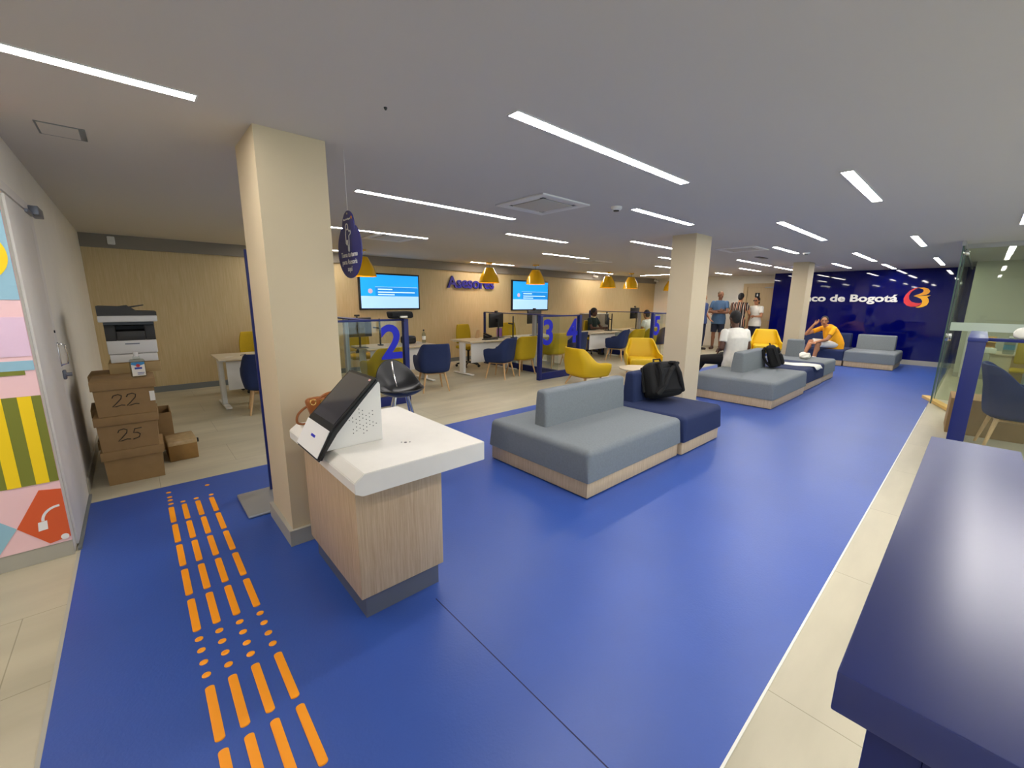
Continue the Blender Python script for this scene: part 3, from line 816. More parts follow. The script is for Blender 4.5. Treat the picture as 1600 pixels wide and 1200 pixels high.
chair('yellow', 10.57, 6.6, -.03, 'mustard visitor chair just left of the number 5 post', VG)
chair('yellow', 11.33, 6.62, .0, 'mustard visitor chair the person with white sleeves sits on', VG)
chair('navy', 12.02, 6.6, .1, 'navy visitor chair seen behind the blue number 5', VG)
chair('navy', 7.12, -.44, PI+.1, 'navy visitor chair at the right edge behind the clear partition pane', VG, 1.08, 1.13)
LG = 'bright yellow lounge armchairs'
chair('lounge', 6.42, 4.98, -1.75, 'bright yellow lounge armchair turned sideways behind the nearest sofa', LG, 1.18, .93)
chair('lounge', 8.25, 4.86, 2.28, 'bright yellow lounge armchair facing the camera behind the round table', LG, 1.22, 1.0)
chair('lounge', 13.6, 4.08, 1.95, 'bright yellow lounge armchair left of the far column', LG, 1.25, 1.06)

# round coffee table
t = empty('coffee_table', (6.98, 4.16, 0), 0, 'round pale wood coffee table between the two near yellow armchairs', 'table')
build('tabletop', lathe(B(), [(.36,.355),(.372,.362),(.372,.375),(.366,.38)], 48), M_top, t)
g = B(); cyl(g, (0,0,.02), (0,0,.355), .03); build('pedestal', g, M_alu, t)
build('foot', lathe(B(), [(.2,0),(.2,.012),(.03,.022)], 32), M_alu, t)

# ------------------------------------------------------------------ booths: desks, partitions
def desk_parts(w=1.40, d=.74):
    r = empty('advisor_desk')
    g = B(); prism(g, [(0, .715), (0, .732), (.012, .742), (d-.012, .742), (d, .732), (d, .715)], lambda u, v, dd: (dd, u, v), 0, w); build('desktop', g, M_top, r)
    build('modesty_panel', box(B(), .10, .10, .27, w-.10, .118, .69, .002), M_wm, r)
    for x in (.03, w-.11):
        L = empty('leg'); 
        g = B(); box(g, x, .29, .03, x+.06, .45, .715, .004); box(g, x, .04, .695, x+.06, d-.04, .715, .003)
        lo = build('leg', g, M_wm, r)
        g = B(); box(g, x-.005, .0, .012, x+.07, d-.06, .035, .006); build('foot', g, M_wm, lo)
        bpy.data.objects.remove(L)
    return r
DK = desk_parts()
first_desk = [True]
def desk(x, label):
    r = DK if first_desk[0] else copy_tree(DK)
    first_desk[0] = False
    r.location = (x, 7.08, 0); tag(r, label, 'desk', 'advisor desks along the timber wall'); return r
desk(.82, 'pale wood desk with white legs at the far left, behind the near column')
desk(2.98, 'pale wood desk seen through the number 2 pane')
desk(5.20, 'pale wood desk with white front below the wall lettering')
desk(6.74, 'pale wood desk seen through the number 3 pane')
desk(9.28, 'pale wood desk where the woman in dark green works')
desk(11.04, 'pale wood desk seen through the number 5 pane')

def partition(xc, numL, numR, tags):
    y0, y1, zt = 5.87, 8.46, 1.31
    x0, x1 = xc-.65, xc+.65
    r = empty('booth_partition', (xc, y0, 0), 0, tags, 'partition', 'T-shaped booth partitions')
    h = .65
    build('post', box(B(), -h-.0, -.04, 0, -h+.075, .04, zt, .003), M_blue, r)
    build('post', box(B(), h-.075, -.04, 0, h, .04, zt, .003), M_blue, r)
    build('base_rail', box(B(), -h+.075, -.035, 0, h-.075, .035, .14, .002), M_blue, r)
    build('top_rail', box(B(), -h+.075, -.02, zt-.03, h-.075, .02, zt, .002), M_blue, r)
    build('pane', box(B(), -h+.075, -.004, .14, h-.075, .004, zt-.03), M_glass, r)
    # divider towards the wall
    build('base_rail', box(B(), -.025, .035, 0, .025, y1-y0, .14, .002), M_blue, r)
    build('ledge', box(B(), -.065, .02, zt-.018, .065, 1.6, zt, .003), M_blue, r)
    build('top_rail', box(B(), -.02, 1.6, zt-.02, .02, y1-y0, zt, .002), M_blue, r)
    build('post', box(B(), -.025, y1-y0-.04, .14, .025, y1-y0, zt-.02), M_blue, r)
    build('post', box(B(), -.03, .74, .14, .03, .82, zt-.02), M_alu, r)
    build('pane', box(B(), -.004, .04, .14, .004, y1-y0-.04, zt-.02), M_glass, r)
    for n, xx in ((numL, -h+.27), (numR, h-.27)):
        if n: 
            o = text_obj('number', n, .70, M_bluen, facing((xx, -.006, .94), 0, -1), r, .0015, .018)
partition(2.47, None, '2', 'blue-framed glass booth partition with the number 2, right of the near column')
partition(6.66, '3', '4', 'blue-framed glass booth partition with numbers 3 and 4 behind the lounge armchair')
partition(10.97, '5', None, 'blue-framed glass booth partition with number 5, beside the middle column')

# task chairs behind the desks
def task_chair():
    r = empty('task_chair')
    g = B()
    rows = []
    for j in range(9):
        t2 = j/8; z = .56 + .46*t2; w = .235 - .06*t2**3 - .02*(1-t2)**2
        rows.append([Vector((w*math.sin(a*PI/16), .20 + .06*(1-math.cos(a*PI/16))*-1.2 + .03*t2, z)) for a in range(-8, 9)])
    A_ = [[g.verts.new(p) for p in rr] for rr in rows]; Bk = [[g.verts.new(p + Vector((0,.045,0))) for p in rr] for rr in rows]
    for j in range(8):
        for i in range(16):
            g.faces.new((A_[j][i], A_[j][i+1], A_[j+1][i+1], A_[j+1][i])); g.faces.new((Bk[j][i], Bk[j+1][i], Bk[j+1][i+1], Bk[j][i+1]))
    for j in range(8):
        for i in (0, 16): g.faces.new((A_[j][i], A_[j+1][i], Bk[j+1][i], Bk[j][i]))
    for i in range(16):
        for j in (0, 8): g.faces.new((A_[j][i], A_[j][i+1], Bk[j][i+1], Bk[j][i]))
    build('backrest', g, M_yel, r, sharp=1.2, sub=1)
    g = B(); box(g, -.24, -.25, .44, .24, .21, .52, .04, 4); build('seat', g, M_yel, r)
    g = B(); box(g, -.03, .2, .40, .03, .27, .62, .01); box(g, -.03, -.05, .39, .03, .27, .43, .01); build('bracket', g, M_black, r)
    g = B(); cyl(g, (0,0,.09), (0,0,.44), .027); build('gas_lift', g, M_black, r)
    for i in range(5):
        a = i*2*PI/5; c, s = math.cos(a), math.sin(a)
        g = B(); tube(g, [(0,0,.11), (.15*c,.15*s,.095), (.29*c,.29*s,.07)], [.03,.024,.016], 8); lg = build('base_arm', g, M_black, r)
        g = B(); d = Vector((-s, c, 0)); p = Vector((.29*c, .29*s, .03)); cyl(g, p-d*.022, p+d*.022, .03, n=16); build('caster', g, M_black, lg)
    return r
TC = task_chair(); tcf = [True]
def tchair(x, y, rz, label):
    r = TC if tcf[0] else copy_tree(TC)
    tcf[0] = False; r.location = (x, y, 0); r.rotation_euler = (0, 0, rz); tag(r, label, 'office chair', 'mustard office chairs behind the desks')
tchair(1.55, 8.35, .1, 'mustard office chair behind the leftmost desk')
tchair(3.3, 8.15, -.1, 'mustard office chair under the first television, behind the number 2 pane')
tchair(6.0, 8.25, .12, 'mustard office chair in front of the timber wall under the wall lettering')
tchair(7.5, 8.3, -.1, 'mustard office chair under the second television')
tchair(10.60, 8.02, .0, 'mustard office chair under the woman in dark green')

# monitors and small desk things
def monitor(x, y, rz, w, h, label, z=.742, zc=.36):
    r = empty('monitor', (x, y, z), rz, label, 'monitor', 'black desk monitors')
    build('screen_housing', box(B(), -w/2, -.022, zc-h/2, w/2, .022, zc+h/2, .008), M_black, r)
    build('display', box(B(), -w/2+.012, .0215, zc-h/2+.02, w/2-.012, .0235, zc+h/2-.012), M_screen, r)
    g = B(); cyl(g, (0,-.07,.012), (0,-.07,zc+.05), .018); box(g, -.03, -.075, zc-.04, .03, -.02, zc+.04, .004); build('stand', g, M_black, r)
    build('foot', box(B(), -.12, -.16, 0, .12, .05, .012, .005), M_black, r)
    g = B(); cyl(g, (0,0,zc+h/2), (0,0,zc+h/2+.02), .012); box(g, -.045, -.02, zc+h/2+.02, .045, .02, zc+h/2+.055, .008); build('webcam', g, M_black, r)
monitor(2.96, 7.40, .0, .50, .34, 'black monitor seen from behind through the number 2 pane')
monitor(6.32, 7.58, .2, .50, .33, 'black monitor seen from behind on the desk under the wall lettering', zc=.40)
monitor(7.45, 7.45, .1, .52, .32, 'black monitor whose top shows above the number 3 partition', zc=.46)
monitor(10.45, 7.42, .75, .44, .31, 'black monitor on the desk of the woman in dark green', zc=.34)
monitor(12.0, 7.45, .1, .56, .34, 'black monitor whose top shows above the number 5 partition', zc=.50)
def mini(name, cat, loc, rz, label, group=None):
    return empty(name, loc, rz, label, cat, group)
for x, y, lb in ((3.42, 7.5, 'black swivel arm post beside the number 2'), (6.62-.06, 7.25, 'black swivel arm post beside the monitor under the wall lettering'), (10.72, 7.42, 'black swivel arm post right of the monitor on the far desk')):
    r = mini('swivel_post', 'monitor arm', (x, y, .742), 0, lb, 'black monitor arm posts')
    build('clamp', box(B(), -.04, -.05, 0, .04, .05, .02, .004), M_black, r)
    build('pole', cyl(B(), (0,0,.02), (0,0,.50), .016), M_black, r)
    g = B(); cyl(g, (0,0,.32), (-.12,.03,.34), .014); build('arm', g, M_black, r)
r = mini('desk_phone', 'telephone', (5.98, 7.42, .742), .5, 'black desk telephone beside the monitor under the wall lettering')
g = B(); prism(g, [(-.1,0),(.1,0),(.1,.09),(-.1,.02)], lambda u, v, d: (d, u, v), -.1, .1); build('body', g, M_black, r)
g = B(); capsule(g, (-.07,-.08,.06), (-.07,.09,.12), .022); build('handset', g, M_black, r)
build('keypad', box(B(), -.01, -.04, .05, .07, .05, .072), M_printd, r)
r = mini('keyboard', 'keyboard', (5.85, 7.22, .742), .1, 'black keyboard near the front edge of the desk under the wall lettering')
build('case', box(B(), -.2, -.06, 0, .2, .06, .018, .004), M_black, r); build('keys', box(B(), -.19, -.05, .017, .19, .05, .022), M_printd, r)
r = mini('document_stand', 'leaflet', (6.50, 7.68, .742), -.4, 'purple and white leaflet in a clear stand on the desk under the lettering')
g = B(); prism(g, [(-.03,0),(.05,0),(.05,.006),(.0,.21),(-.006,.21)], lambda u, v, d: (d, u, v), -.07, .07); build('holder', g, M_glass, r)
build('leaflet', box(B(), -.065, -.02, .01, .065, -.016, .205), mat('leaflet_purple', (150,90,160), .6), r)
r = mini('photo_stand', 'photo frame', (5.9, 7.72, .742), .5, 'small pale wooden frame behind the telephone on the desk')
g = B(); prism(g, [(-.01,0),(.06,0),(.01,.18),(-.005,.18)], lambda u, v, d: (d, u, v), -.06, .06); build('frame', g, M_leg, r)
def bottle(x, y, z, h, rr, label, cap, lab=None, group=None):
    r = mini('bottle', 'bottle', (x, y, z), 0, label, group)
    build('body', lathe(B(), [(rr*.9,0),(rr,.01),(rr,h*.62),(rr*.9,h*.7),(rr*.35,h*.84),(rr*.35,h*.9)], 24), glassmat('pet_%d' % int(x*100), (226,232,230)), r)
    build('cap', cyl(B(), (0,0,h*.9), (0,0,h), rr*.42), cap, r)
    build('label', lathe(B(), [(rr*1.01,h*.25),(rr*1.01,h*.52)], 24, cap=False), lab or M_paper, r)
bottle(4.30, 7.42, .742, .27, .038, 'clear water bottle with black cap on the desk right of number 2 post', M_black)
r = mini('keys', 'paper slip', (.98, 7.3, .742), .2, 'white slip of paper on the leftmost desk')
build('slip', box(B(), -.05, -.03, 0, .05, .03, .002), M_paper, r)
r = mini('pen', 'pen', (1.18, 7.42, .742), .9, 'dark pen lying on the leftmost desk'); build('barrel', cyl(B(), (-.07,0,.006), (.07,0,.006), .005), M_black, r)
for i, (x, lb) in enumerate(((11.55, 'white paper cup, left one on the ledge behind the far booth'), (11.75, 'white paper cup, right one on the ledge behind the far booth'))):
    r = mini('paper_cup', 'cup', (x, 8.85, 1.20), 0, lb, 'paper cups on the far ledge')
    build('cup', lathe(B(), [(.04,0),(.055,.13),(.05,.13),(.037,.006)], 24), M_wm, r)
r = empty('storage_cabinet', (11.9, 8.95, 0), 0, 'low grey cabinet against the timber wall under the two paper cups', 'cabinet')
build('carcass', box(B(), -.55, -.2, 0, .55, .2, 1.18, .004), M_band, r); build('top', box(B(), -.56, -.21, 1.18, .56, .21, 1.20), M_wm, r)
for sx in (-1, 1):
    d_ = build('door', box(B(), sx*.275-.265, -.215, .06, sx*.275+.265, -.2, 1.16, .003), M_band, r)
    build('handle', box(B(), -sx*.02-.008+sx*.05, -.232, .6, -sx*.02+.008+sx*.05, -.215, .72), M_alu, d_)
r = mini('card_printer', 'printer', (4.0, 7.5, .742), .15, 'small black rounded desk device behind the number 2 post')
g = B(); box(g, -.13, -.10, 0, .13, .10, .15, .04, 4); build('body', g, M_black, r); build('slot', box(B(), -.08, -.103, .05, .08, -.098, .06), M_printd, r)
# bag on the number 2 partition
r = mini('folded_umbrella', 'bag', (3.02, 5.87, 1.31), 0, 'crumpled black bag lying on top of the number 2 post')
g = B(); box(g, -.19, -.09, 0, .17, .10, .11, .035, 3)
for v in g.verts:
    v.co += Vector((random.uniform(-1,1)*.012, random.uniform(-1,1)*.012, .02*math.sin(v.co.x*20))); 
build('body', g, M_blackf, r, sub=1)
g = B(); box(g, -.06, -.12, .02, .05, -.07, .045, .004); build('paper_tag', g, M_paper, r)
g = B(); tube(g, [(-.1,-.09,.05),(-.06,-.115,-.02),(.0,-.115,-.03)], .006, 6); build('strap', g, M_blackf, r)

# bar stool
r = empty('bar_stool', (1.93, 3.82, 0), 0, 'black moulded bar stool with chrome trim behind the service counter', 'stool')
g = B(); NU, NV = 32, 8
def stool_pt(a, t, off):
    x = .235*math.cos(a)*t; y = .215*math.sin(a)*t
    bk2 = max(0, math.sin(a+.0))       # back towards +y
    z = .655 + (.075 + .27*bk2**1.2)*t**2.4
    return Vector((x*(1+.06*off), y*(1+.06*off), z - .028*off*(1-.5*t)))
O = [[g.verts.new(stool_pt(2*PI*i/NU, j/NV, 0)) for i in range(NU)] for j in range(1, NV+1)]
I2 = [[g.verts.new(stool_pt(2*PI*i/NU, j/NV, 1)) for i in range(NU)] for j in range(1, NV+1)]
for j in range(NV-1):
    for i in range(NU):
        g.faces.new((O[j][i], O[j][(i+1)%NU], O[j+1][(i+1)%NU], O[j+1][i])); g.faces.new((I2[j][i], I2[j+1][i], I2[j+1][(i+1)%NU], I2[j][(i+1)%NU]))
for i in range(NU): g.faces.new((O[-1][i], O[-1][(i+1)%NU], I2[-1][(i+1)%NU], I2[-1][i]))
g.faces.new(O[0]); g.faces.new(I2[0])
st = build('seat', g, mat('stool_black', (14,14,15), .3), r, sharp=1.2, sub=1)
g = B(); tube(g, [(.01,.10,.715),(.012,.15,.80),(.012,.185,.885),(.012,.205,.965)], [.007,.009,.011,.013], 10); build('trim', g, M_chrome, r)
for a in (.3, PI-.3, PI+.3, 2*PI-.3):
    c, s = math.cos(a), math.sin(a)
    build('leg', cyl(B(), (.07*c,.07*s,.64), (.22*c,.22*s,0), .013, n=12), M_chrome, r)
g = B(); tube(g, [(.165*math.cos(q*PI/12), .165*math.sin(q*PI/12), .27) for q in range(25)], .008, 8); build('footrest', g, M_chrome, r)

# ------------------------------------------------------------------ televisions and lettering on the timber wall
M_s1 = emat('screen_sky_blue', (14,152,236), .50); M_s2 = emat('screen_pale_blue', (160,200,246), .50); M_s3 = emat('screen_mid_blue', (12,130,210), .50); M_s4 = emat('screen_white', (190,225,250), .55)
def tv(x0, x1, z0, z1, label):
    r = empty('television', ((x0+x1)/2, YB, (z0+z1)/2), 0, label, 'television', 'wall televisions')
    w, h = (x1-x0)/2, (z1-z0)/2
    build('casing', box(B(), -w, -.06, -h, w, -.001, h, .004), M_black, r)
    q = .035
    d_ = build('display', box(B(), -w+q, -.062, -h*.25, w-q, -.0595, h-q), M_s1, r)
    build('lower_field', box(B(), -w+q, -.062, -h+q, w-q, -.0595, -h*.25), M_s2, d_)
    build('message_panel', box(B(), -w*.50, -.0632, -h*.23, w-q-.02, -.0615, h*.25), M_s3, d_)
    for zz, a, b2 in ((.13, -.42, .05), (-.03, -.42, .82), (-.16, -.42, .12)):
        build('text_line', box(B(), w*a, -.0640, h*zz-.012, w*b2, -.063, h*zz+.012), M_s4, d_)
    build('panel_outline', box(B(), -w*.50, -.0638, h*.25, w-q-.02, -.0622, h*.25+.006), M_s4, d_)
    build('avatar', cyl(B(), (-w*.66, -.0615, h*.02), (-w*.66, -.0635, h*.02), h*.13, n=24), emat('avatar_%d' % int(x0), (200,170,190), .4), d_)
tv(3.74, 5.22, 1.36, 2.17, 'large wall television with blue screen left of the wall lettering')
tv(8.22, 9.74, 1.31, 2.18, 'large wall television with blue screen right of the wall lettering')
def letters(parent, text, size, m, mtx, extr, bold, width, axis):
    o = text_obj('tmp', text, size, m, Matrix.Identity(4), None, extr, bold)
    xs = [v.co.x for v in o.data.vertices]; w = max(xs)-min(xs); c = (max(xs)+min(xs))/2
    for v in o.data.vertices: v.co.x = (v.co.x-c)*width/w
    bm = bmesh.new(); bm.from_mesh(o.data); bpy.data.objects.remove(o)
    bm.verts.ensure_lookup_table(); seen = set(); isl = []
    for v in bm.verts:
        if v.index in seen: continue
        st_ = [v]; cur = []; seen.add(v.index)
        while st_:
            q = st_.pop(); cur.append(q.index)
            for e in q.link_edges:
                z = e.other_vert(q)
                if z.index not in seen: seen.add(z.index); st_.append(z)
        x0 = min(bm.verts[i].co.x for i in cur); x1 = max(bm.verts[i].co.x for i in cur); isl.append([x0, x1, cur])
    isl.sort(); grp = []
    for x0, x1, cur in isl:
        if grp and min(x1, grp[-1][1]) - max(x0, grp[-1][0]) > .5*min(x1-x0, grp[-1][1]-grp[-1][0]): grp[-1][1] = max(x1, grp[-1][1]); grp[-1][2] += cur
        else: grp.append([x0, x1, list(cur)])
    for x0, x1, cur in grp:
        cs = set(cur); b3 = bm.copy(); b3.verts.ensure_lookup_table()
        bmesh.ops.delete(b3, geom=[v for v in b3.verts if v.index not in cs], context='VERTS')
        b3.transform(mtx)
        build('letter', b3, m, parent, sharp=.5)
    bm.free()
    return grp
wl = empty('wall_lettering', (6.79, YB, 2.03), 0, 'raised dark blue wall lettering reading Asesores between the two televisions', 'lettering')
letters(wl, 'Asesores', .40, mat('lettering_blue', (44,36,140), .45), facing((0, -.035, 0), 0, -1), .02, .010, 1.52, 0)

# ------------------------------------------------------------------ bank name and emblem on the blue wall
bn = empty('bank_lettering', (15.5, 2.83, 1.755), 0, 'white raised bank name lettering across the blue wall', 'lettering')
letters(bn, 'Banco de Bogotá', .275, M_text, facing((-.018, 0, 0), -1, 0), .016, .008, 2.49, 1)
em = empty('bank_emblem', (15.5, 1.215, 1.785), 0, 'round red and yellow ribbon emblem on the blue wall', 'emblem')
def ribbon(name, pts, rgb, d1):
    g = B(); prism(g, [((x-393)*.00172, (767-y)*.0023) for x, y in pts], lambda u, v, d: (-d, -u, v), 0, d1)
    build(name, g, mat('emblem_%d_%d' % (rgb[0], rgb[1]), rgb, .4), em, sharp=.4)
ribbon('red_arc', [(400,656),(350,661),(300,688),(262,733),(245,780),(255,825),(290,855),(340,871),(400,869),(440,852),(457,825),(430,831),(390,828),(342,815),(308,785),(300,745),(318,706),(352,676)], (226,52,60), .02)
ribbon('orange_arc', [(388,658),(450,655),(500,668),(526,695),(518,718),(490,735),(430,745),(352,748),(400,731),(440,716),(456,695),(446,676),(420,665)], (246,166,30), .024)
ribbon('yellow_arc', [(352,751),(430,749),(542,742),(505,762),(526,785),(534,815),(521,850),(480,872),(430,881),(398,877),(440,862),(460,835),(461,805),(440,781),(400,763)], (250,182,34), .022)

# ------------------------------------------------------------------ archive boxes, cartons and printer by the left wall
def strokes(lines, r=.0035):
    g = B()
    for ln in lines: tube(g, [(u, -.0005, v) for u, v in ln], r, 6)
    return g
def two(x): return [(x-.04,.03),(x-.03,.05),(x,.058),(x+.02,.045),(x+.015,.02),(x-.02,-.02),(x-.045,-.045),(x-.02,-.045),(x+.01,-.035),(x+.035,-.04)]
def five(x): return [(x+.045,.05),(x+.0,.045),(x-.012,.012),(x+.012,.012),(x+.03,-.005),(x+.02,-.032),(x-.02,-.045)]
def archive_box(x, y, z, rz, label, marks=None, lid=True):
    r = empty('archive_box', (x, y, z), rz, label, 'archive box', 'lidded brown archive boxes')
    w, d, h = .40, .36, .30
    g = B(); prism(g, [(-.185,0),(.185,0),(.196,h-.01),(-.196,h-.01)], lambda u, v, dd: (u, dd, v), -d/2, d/2); build('body', g, M_card, r)
    build('lid', box(B(), -.207, -d/2-.012, h-.075, .207, d/2+.012, h, .003), M_card, r)
    if marks:
        o = build('marker_number', strokes(marks), M_ink, r); o.location = (0, -d/2-.001, .125)
    return r
archive_box(-.136, 4.955, 0, -.02, 'closed brown archive box without a number, bottom of the front stack by the door')
archive_box(-.140, 4.955, .302, -.03, 'closed brown archive box marked 25, middle of the front stack', [two(-.03), five(.04)])
b22 = archive_box(-.128, 4.955, .604, .0, 'closed brown archive box marked 22, top of the front stack', [two(-.045), two(.045)])
build('address_label', box(B(), .155, -.1845, .10, .19, -.182, .185), M_paper, b22)
archive_box(-.17, 5.355, 0, .0, 'closed brown archive box, bottom of the rear stack behind the numbered boxes')
archive_box(-.18, 5.355, .302, .03, 'closed brown archive box, middle of the rear stack behind the numbered boxes')
archive_box(-.15, 5.355, .604, -.02, 'closed brown archive box, top of the rear stack under the printer carton')
r = empty('carton', (-.035, 5.34, .906), 0, 'flat buff carton under the laser printer', 'box')
build('body', box(B(), -.18, -.16, 0, .18, .17, .098, .003), M_card3, r); build('flap_seam', box(B(), -.18, -.1612, .094, .18, -.159, .0985), M_card2, r)
r = empty('carton', (.21, 5.31, 0), .03, 'low worn carton wrapped in clear tape on the floor beside the stacked boxes', 'box')
build('body', box(B(), -.115, -.19, 0, .115, .19, .19, .006), M_card2, r)
g = B(); box(g, -.118, -.192, .15, .118, .192, .195, .012, 3)
for v in g.verts: v.co.z += .008*math.sin(v.co.x*60+v.co.y*30)
build('tape_wrap', g, mat('packing_tape', (186,160,118), .25, noise=.15, scale=20), r)
build('tape_roll', cyl(B(), (.10,-.12,.165), (.135,-.12,.165), .022), M_blackm, r)
r = empty('carton', (-.02, 5.80, 0), 0, 'open brown carton behind the worn taped carton', 'box')
g = B()
for a in ((-.2,-.2,.2,-.192),(-.2,.192,.2,.2),(-.2,-.192,-.192,.192),(.192,-.192,.2,.192)): box(g, a[0], a[1], 0, a[2], a[3], .40)
box(g, -.19, -.19, 0, .19, .19, .01); build('body', g, M_card, r)
p = empty('printer', (-.03, 5.36, 1.004), 0, 'laser printer with white trays and dark scanner lid on the stacked cartons', 'printer')
build('paper_tray', box(B(), -.165, -.17, 0, .165, .17, .075, .006), M_printw, p)
build('body', box(B(), -.172, -.175, .079, .172, .175, .20, .008), M_printw, p)
build('tray_handle', box(B(), -.05, -.178, .165, .05, -.173, .175), M_steel, p)
g = B(); box(g, -.172, -.165, .20, -.10, .175, .36, .004); box(g, .10, -.165, .20, .172, .175, .36, .004); box(g, -.10, .10, .20, .10, .175, .36); box(g, -.10, -.17, .20, .10, .1, .285, .008); build('output_bay', g, M_printd, p)
build('scanner', box(B(), -.20, -.235, .37, .20, .175, .425, .008), M_printw, p)
g = B(); prism(g, [(-.20,.425),(.20,.425),(.20,.46),(.06,.465),(.0,.515),(-.06,.505),(-.2,.51)], lambda u, v, d: (u, d, v), -.21, .17); build('scanner_lid', g, M_printd, p)
g = B(); prism(g, [(.01,.49),(.12,.515),(.12,.52),(.0,.50)], lambda u, v, d: (u, d, v), -.12, .14); build('feeder_tray', g, M_printd, p)
g = B(); prism(g, [(-.235,.345),(-.235,.37),(-.1,.37),(-.1,.33)], lambda u, v, d: (d, u, v), -.17, .17); build('control_panel', g, M_black, p)
r = empty('sanitizer_bottle', (-.02, 4.87, .906), .1, 'clear sanitizer bottle with white and blue label on top of the numbered box', 'bottle')
r.scale = (1.22, 1.22, 1.28)
g = B(); box(g, -.042, -.025, 0, .042, .025, .125, .014, 3); build('body', g, glassmat('sanitizer_plastic', (228,232,228)), r)
g = B(); box(g, -.02, -.015, .122, .02, .015, .145, .006); build('neck', g, M_glass, r)
build('cap', cyl(B(), (0,0,.143), (0,0,.172), .014), M_wm, r)
build('label', box(B(), -.036, -.0265, .012, .036, -.0252, .105), M_paper, r)
g = B(); prism(g, [(-.036,.105),(.036,.105),(.036,.09),(.0,.078),(-.036,.09)], lambda u, v, d: (u, d, v), -.0275, -.0266); build('blue_banner', g, mat('banner_blue', (60,140,190), .6), r)
g = B(); box(g, -.02, -.0275, .058, .02, -.0266, .07); box(g, -.008, -.0275, .03, .03, -.0266, .034); box(g, -.008, -.0275, .02, .025, -.0266, .024); build('printed_text', g, mat('banner_navy', (40,60,150), .6), r)
g = B(); cyl(g, (0,-.0278,.082), (0,-.0266,.082), .011); build('red_logo', g, mat('logo_red', (210,60,60), .6), r)

# ------------------------------------------------------------------ right side: blue partitions, glass, clutter
M_ledge = mat('blue_lacquer_ledge', (10,36,116), .40)
M_ledge.node_tree.nodes['Principled BSDF'].inputs['IOR'].default_value = 1.72
r = empty('desk_divider', (.40, -.03, 0), 0, 'blue lacquered divider with wide ledge at the bottom right corner, closest to the camera', 'partition')
build('ledge', box(B(), 0, -.07, 1.262, .95, .065, 1.30, .0015), M_ledge, r)
build('panel', box(B(), .035, .006, 0, .93, .042, 1.262, .002), M_blue, r)
g = B(); box(g, .035, -.03, 0, .93, .006, .10); box(g, .035, -.03, 1.20, .93, .006, 1.262); build('rail', g, M_blue, r)
r = empty('desk_divider', (5.92, -.01, 0), 0, 'tall blue post with clear pane and shiny ledge, standing beyond the near blue divider', 'partition')
build('post', box(B(), 0, -.06, 0, .12, .06, 1.262, .003), M_blue, r)
build('ledge', box(B(), -.01, -.067, 1.262, 1.55, .063, 1.30, .002), M_ledge, r)
build('base_rail', box(B(), .12, -.03, 0, 1.50, .03, .14, .002), M_blue, r)
build('pane', box(B(), .12, -.004, .14, 1.48, .004, 1.262), M_glass, r)
build('post', box(B(), 1.46, -.04, 0, 1.54, .04, 1.262, .003), M_blue, r)
build('pane', box(B(), .05, -1.5, .14, .058, -.06, 1.27), M_glass, r)
build('top_rail', box(B(), .034, -1.5, 1.27, .074, -.06, 1.30, .002), M_blue, r)
build('base_rail', box(B(), .03, -1.5, 0, .078, -.06, .14, .002), M_blue, r)
build('post', box(B(), .02, -1.58, 0, .09, -1.5, 1.30, .003), M_blue, r)
r = empty('carton', (7.9, -.22, 0), .05, 'large brown carton on the floor behind the tall blue post', 'box')
build('body', box(B(), -.30, -.33, 0, .30, .33, .45, .004), M_card, r)
build('tape_strip', box(B(), -.3015, -.03, .30, .3015, .03, .4515), mat('tape_brown', (170,130,80), .4), r)
build('flap_seam', box(B(), -.302, -.33, .2, -.299, .33, .204), M_card2, r)
r = empty('wooden_plank', (9.55, .235, .028), math.atan2(.36, 1.0), 'pale raw pine plank lying beside the corner of the glass partition', 'plank')
r.rotation_euler = (0, 0, .33)
build('board', box(B(), -.5, -.05, -.025, .62, .05, .025, .003), M_pine, r)
gp = empty('glass_partition', (9.25, .33, 0), 0, 'tall frameless green-tinted glass partition at the right end of the blue walkway', 'glass partition')
build('side_pane', box(B(), 0, -.006, .065, 6.2, .006, 2.46), M_glassg, gp)
build('front_pane', box(B(), .52, -2.4, .065, .532, -.02, 2.46), M_glassg, gp)
build('header_channel', box(B(), .50, -2.4, 2.46, .55, .02, H), M_alu, gp)
build('header_channel', box(B(), -.0, -.02, 2.46, 6.2, .02, H), M_alu, gp)
build('edge_profile', box(B(), -.006, -.008, .065, .004, .008, 2.46), mat('edge_green', (70,92,84), .15), gp)
build('edge_profile', box(B(), .515, -.022, .065, .537, -.012, 2.46), mat('edge_green', (70,92,84), .15), gp)
build('hinge', box(B(), .50, -.06, 1.03, .545, .01, 1.15, .004), M_chrome, gp)
build('hinge', box(B(), .50, -.06, 2.36, .545, .01, 2.44, .004), M_chrome, gp)
build('frosted_band', box(B(), .517, -2.4, 1.20, .5195, -.02, 1.33), mat('frosted_vinyl', (196,206,190), .8), gp)
struct('wall_inner', box(B(), 13.8, YF, 0, 13.9, .24, H), mat('greenish_wall', (196,194,176), .8))
struct('baseboard_inner', box(B(), 13.785, YF, 0, 13.8, .24, .10), M_base)
r = empty('door_leaf', (13.74, .05, 0), 0, 'pale narrow door leaf seen through the green glass', 'door')
build('leaf', box(B(), -.02, -.10, .01, .03, .10, 1.12), M_doorw, r); build('handle', cyl(B(), (-.03,.03,.5),(-.03,.03,.7), .01), M_chrome, r)
r = empty('reception_desk', (11.6, -.60, 0), 0, 'tan wooden desk end seen through the clear pane, with bottles on it', 'desk')
build('side_panel', box(B(), -.03, -.9, 0, .0, .12, .72), M_card3, r); build('side_panel', box(B(), .6, -.9, 0, .63, .12, .72), M_card3, r)
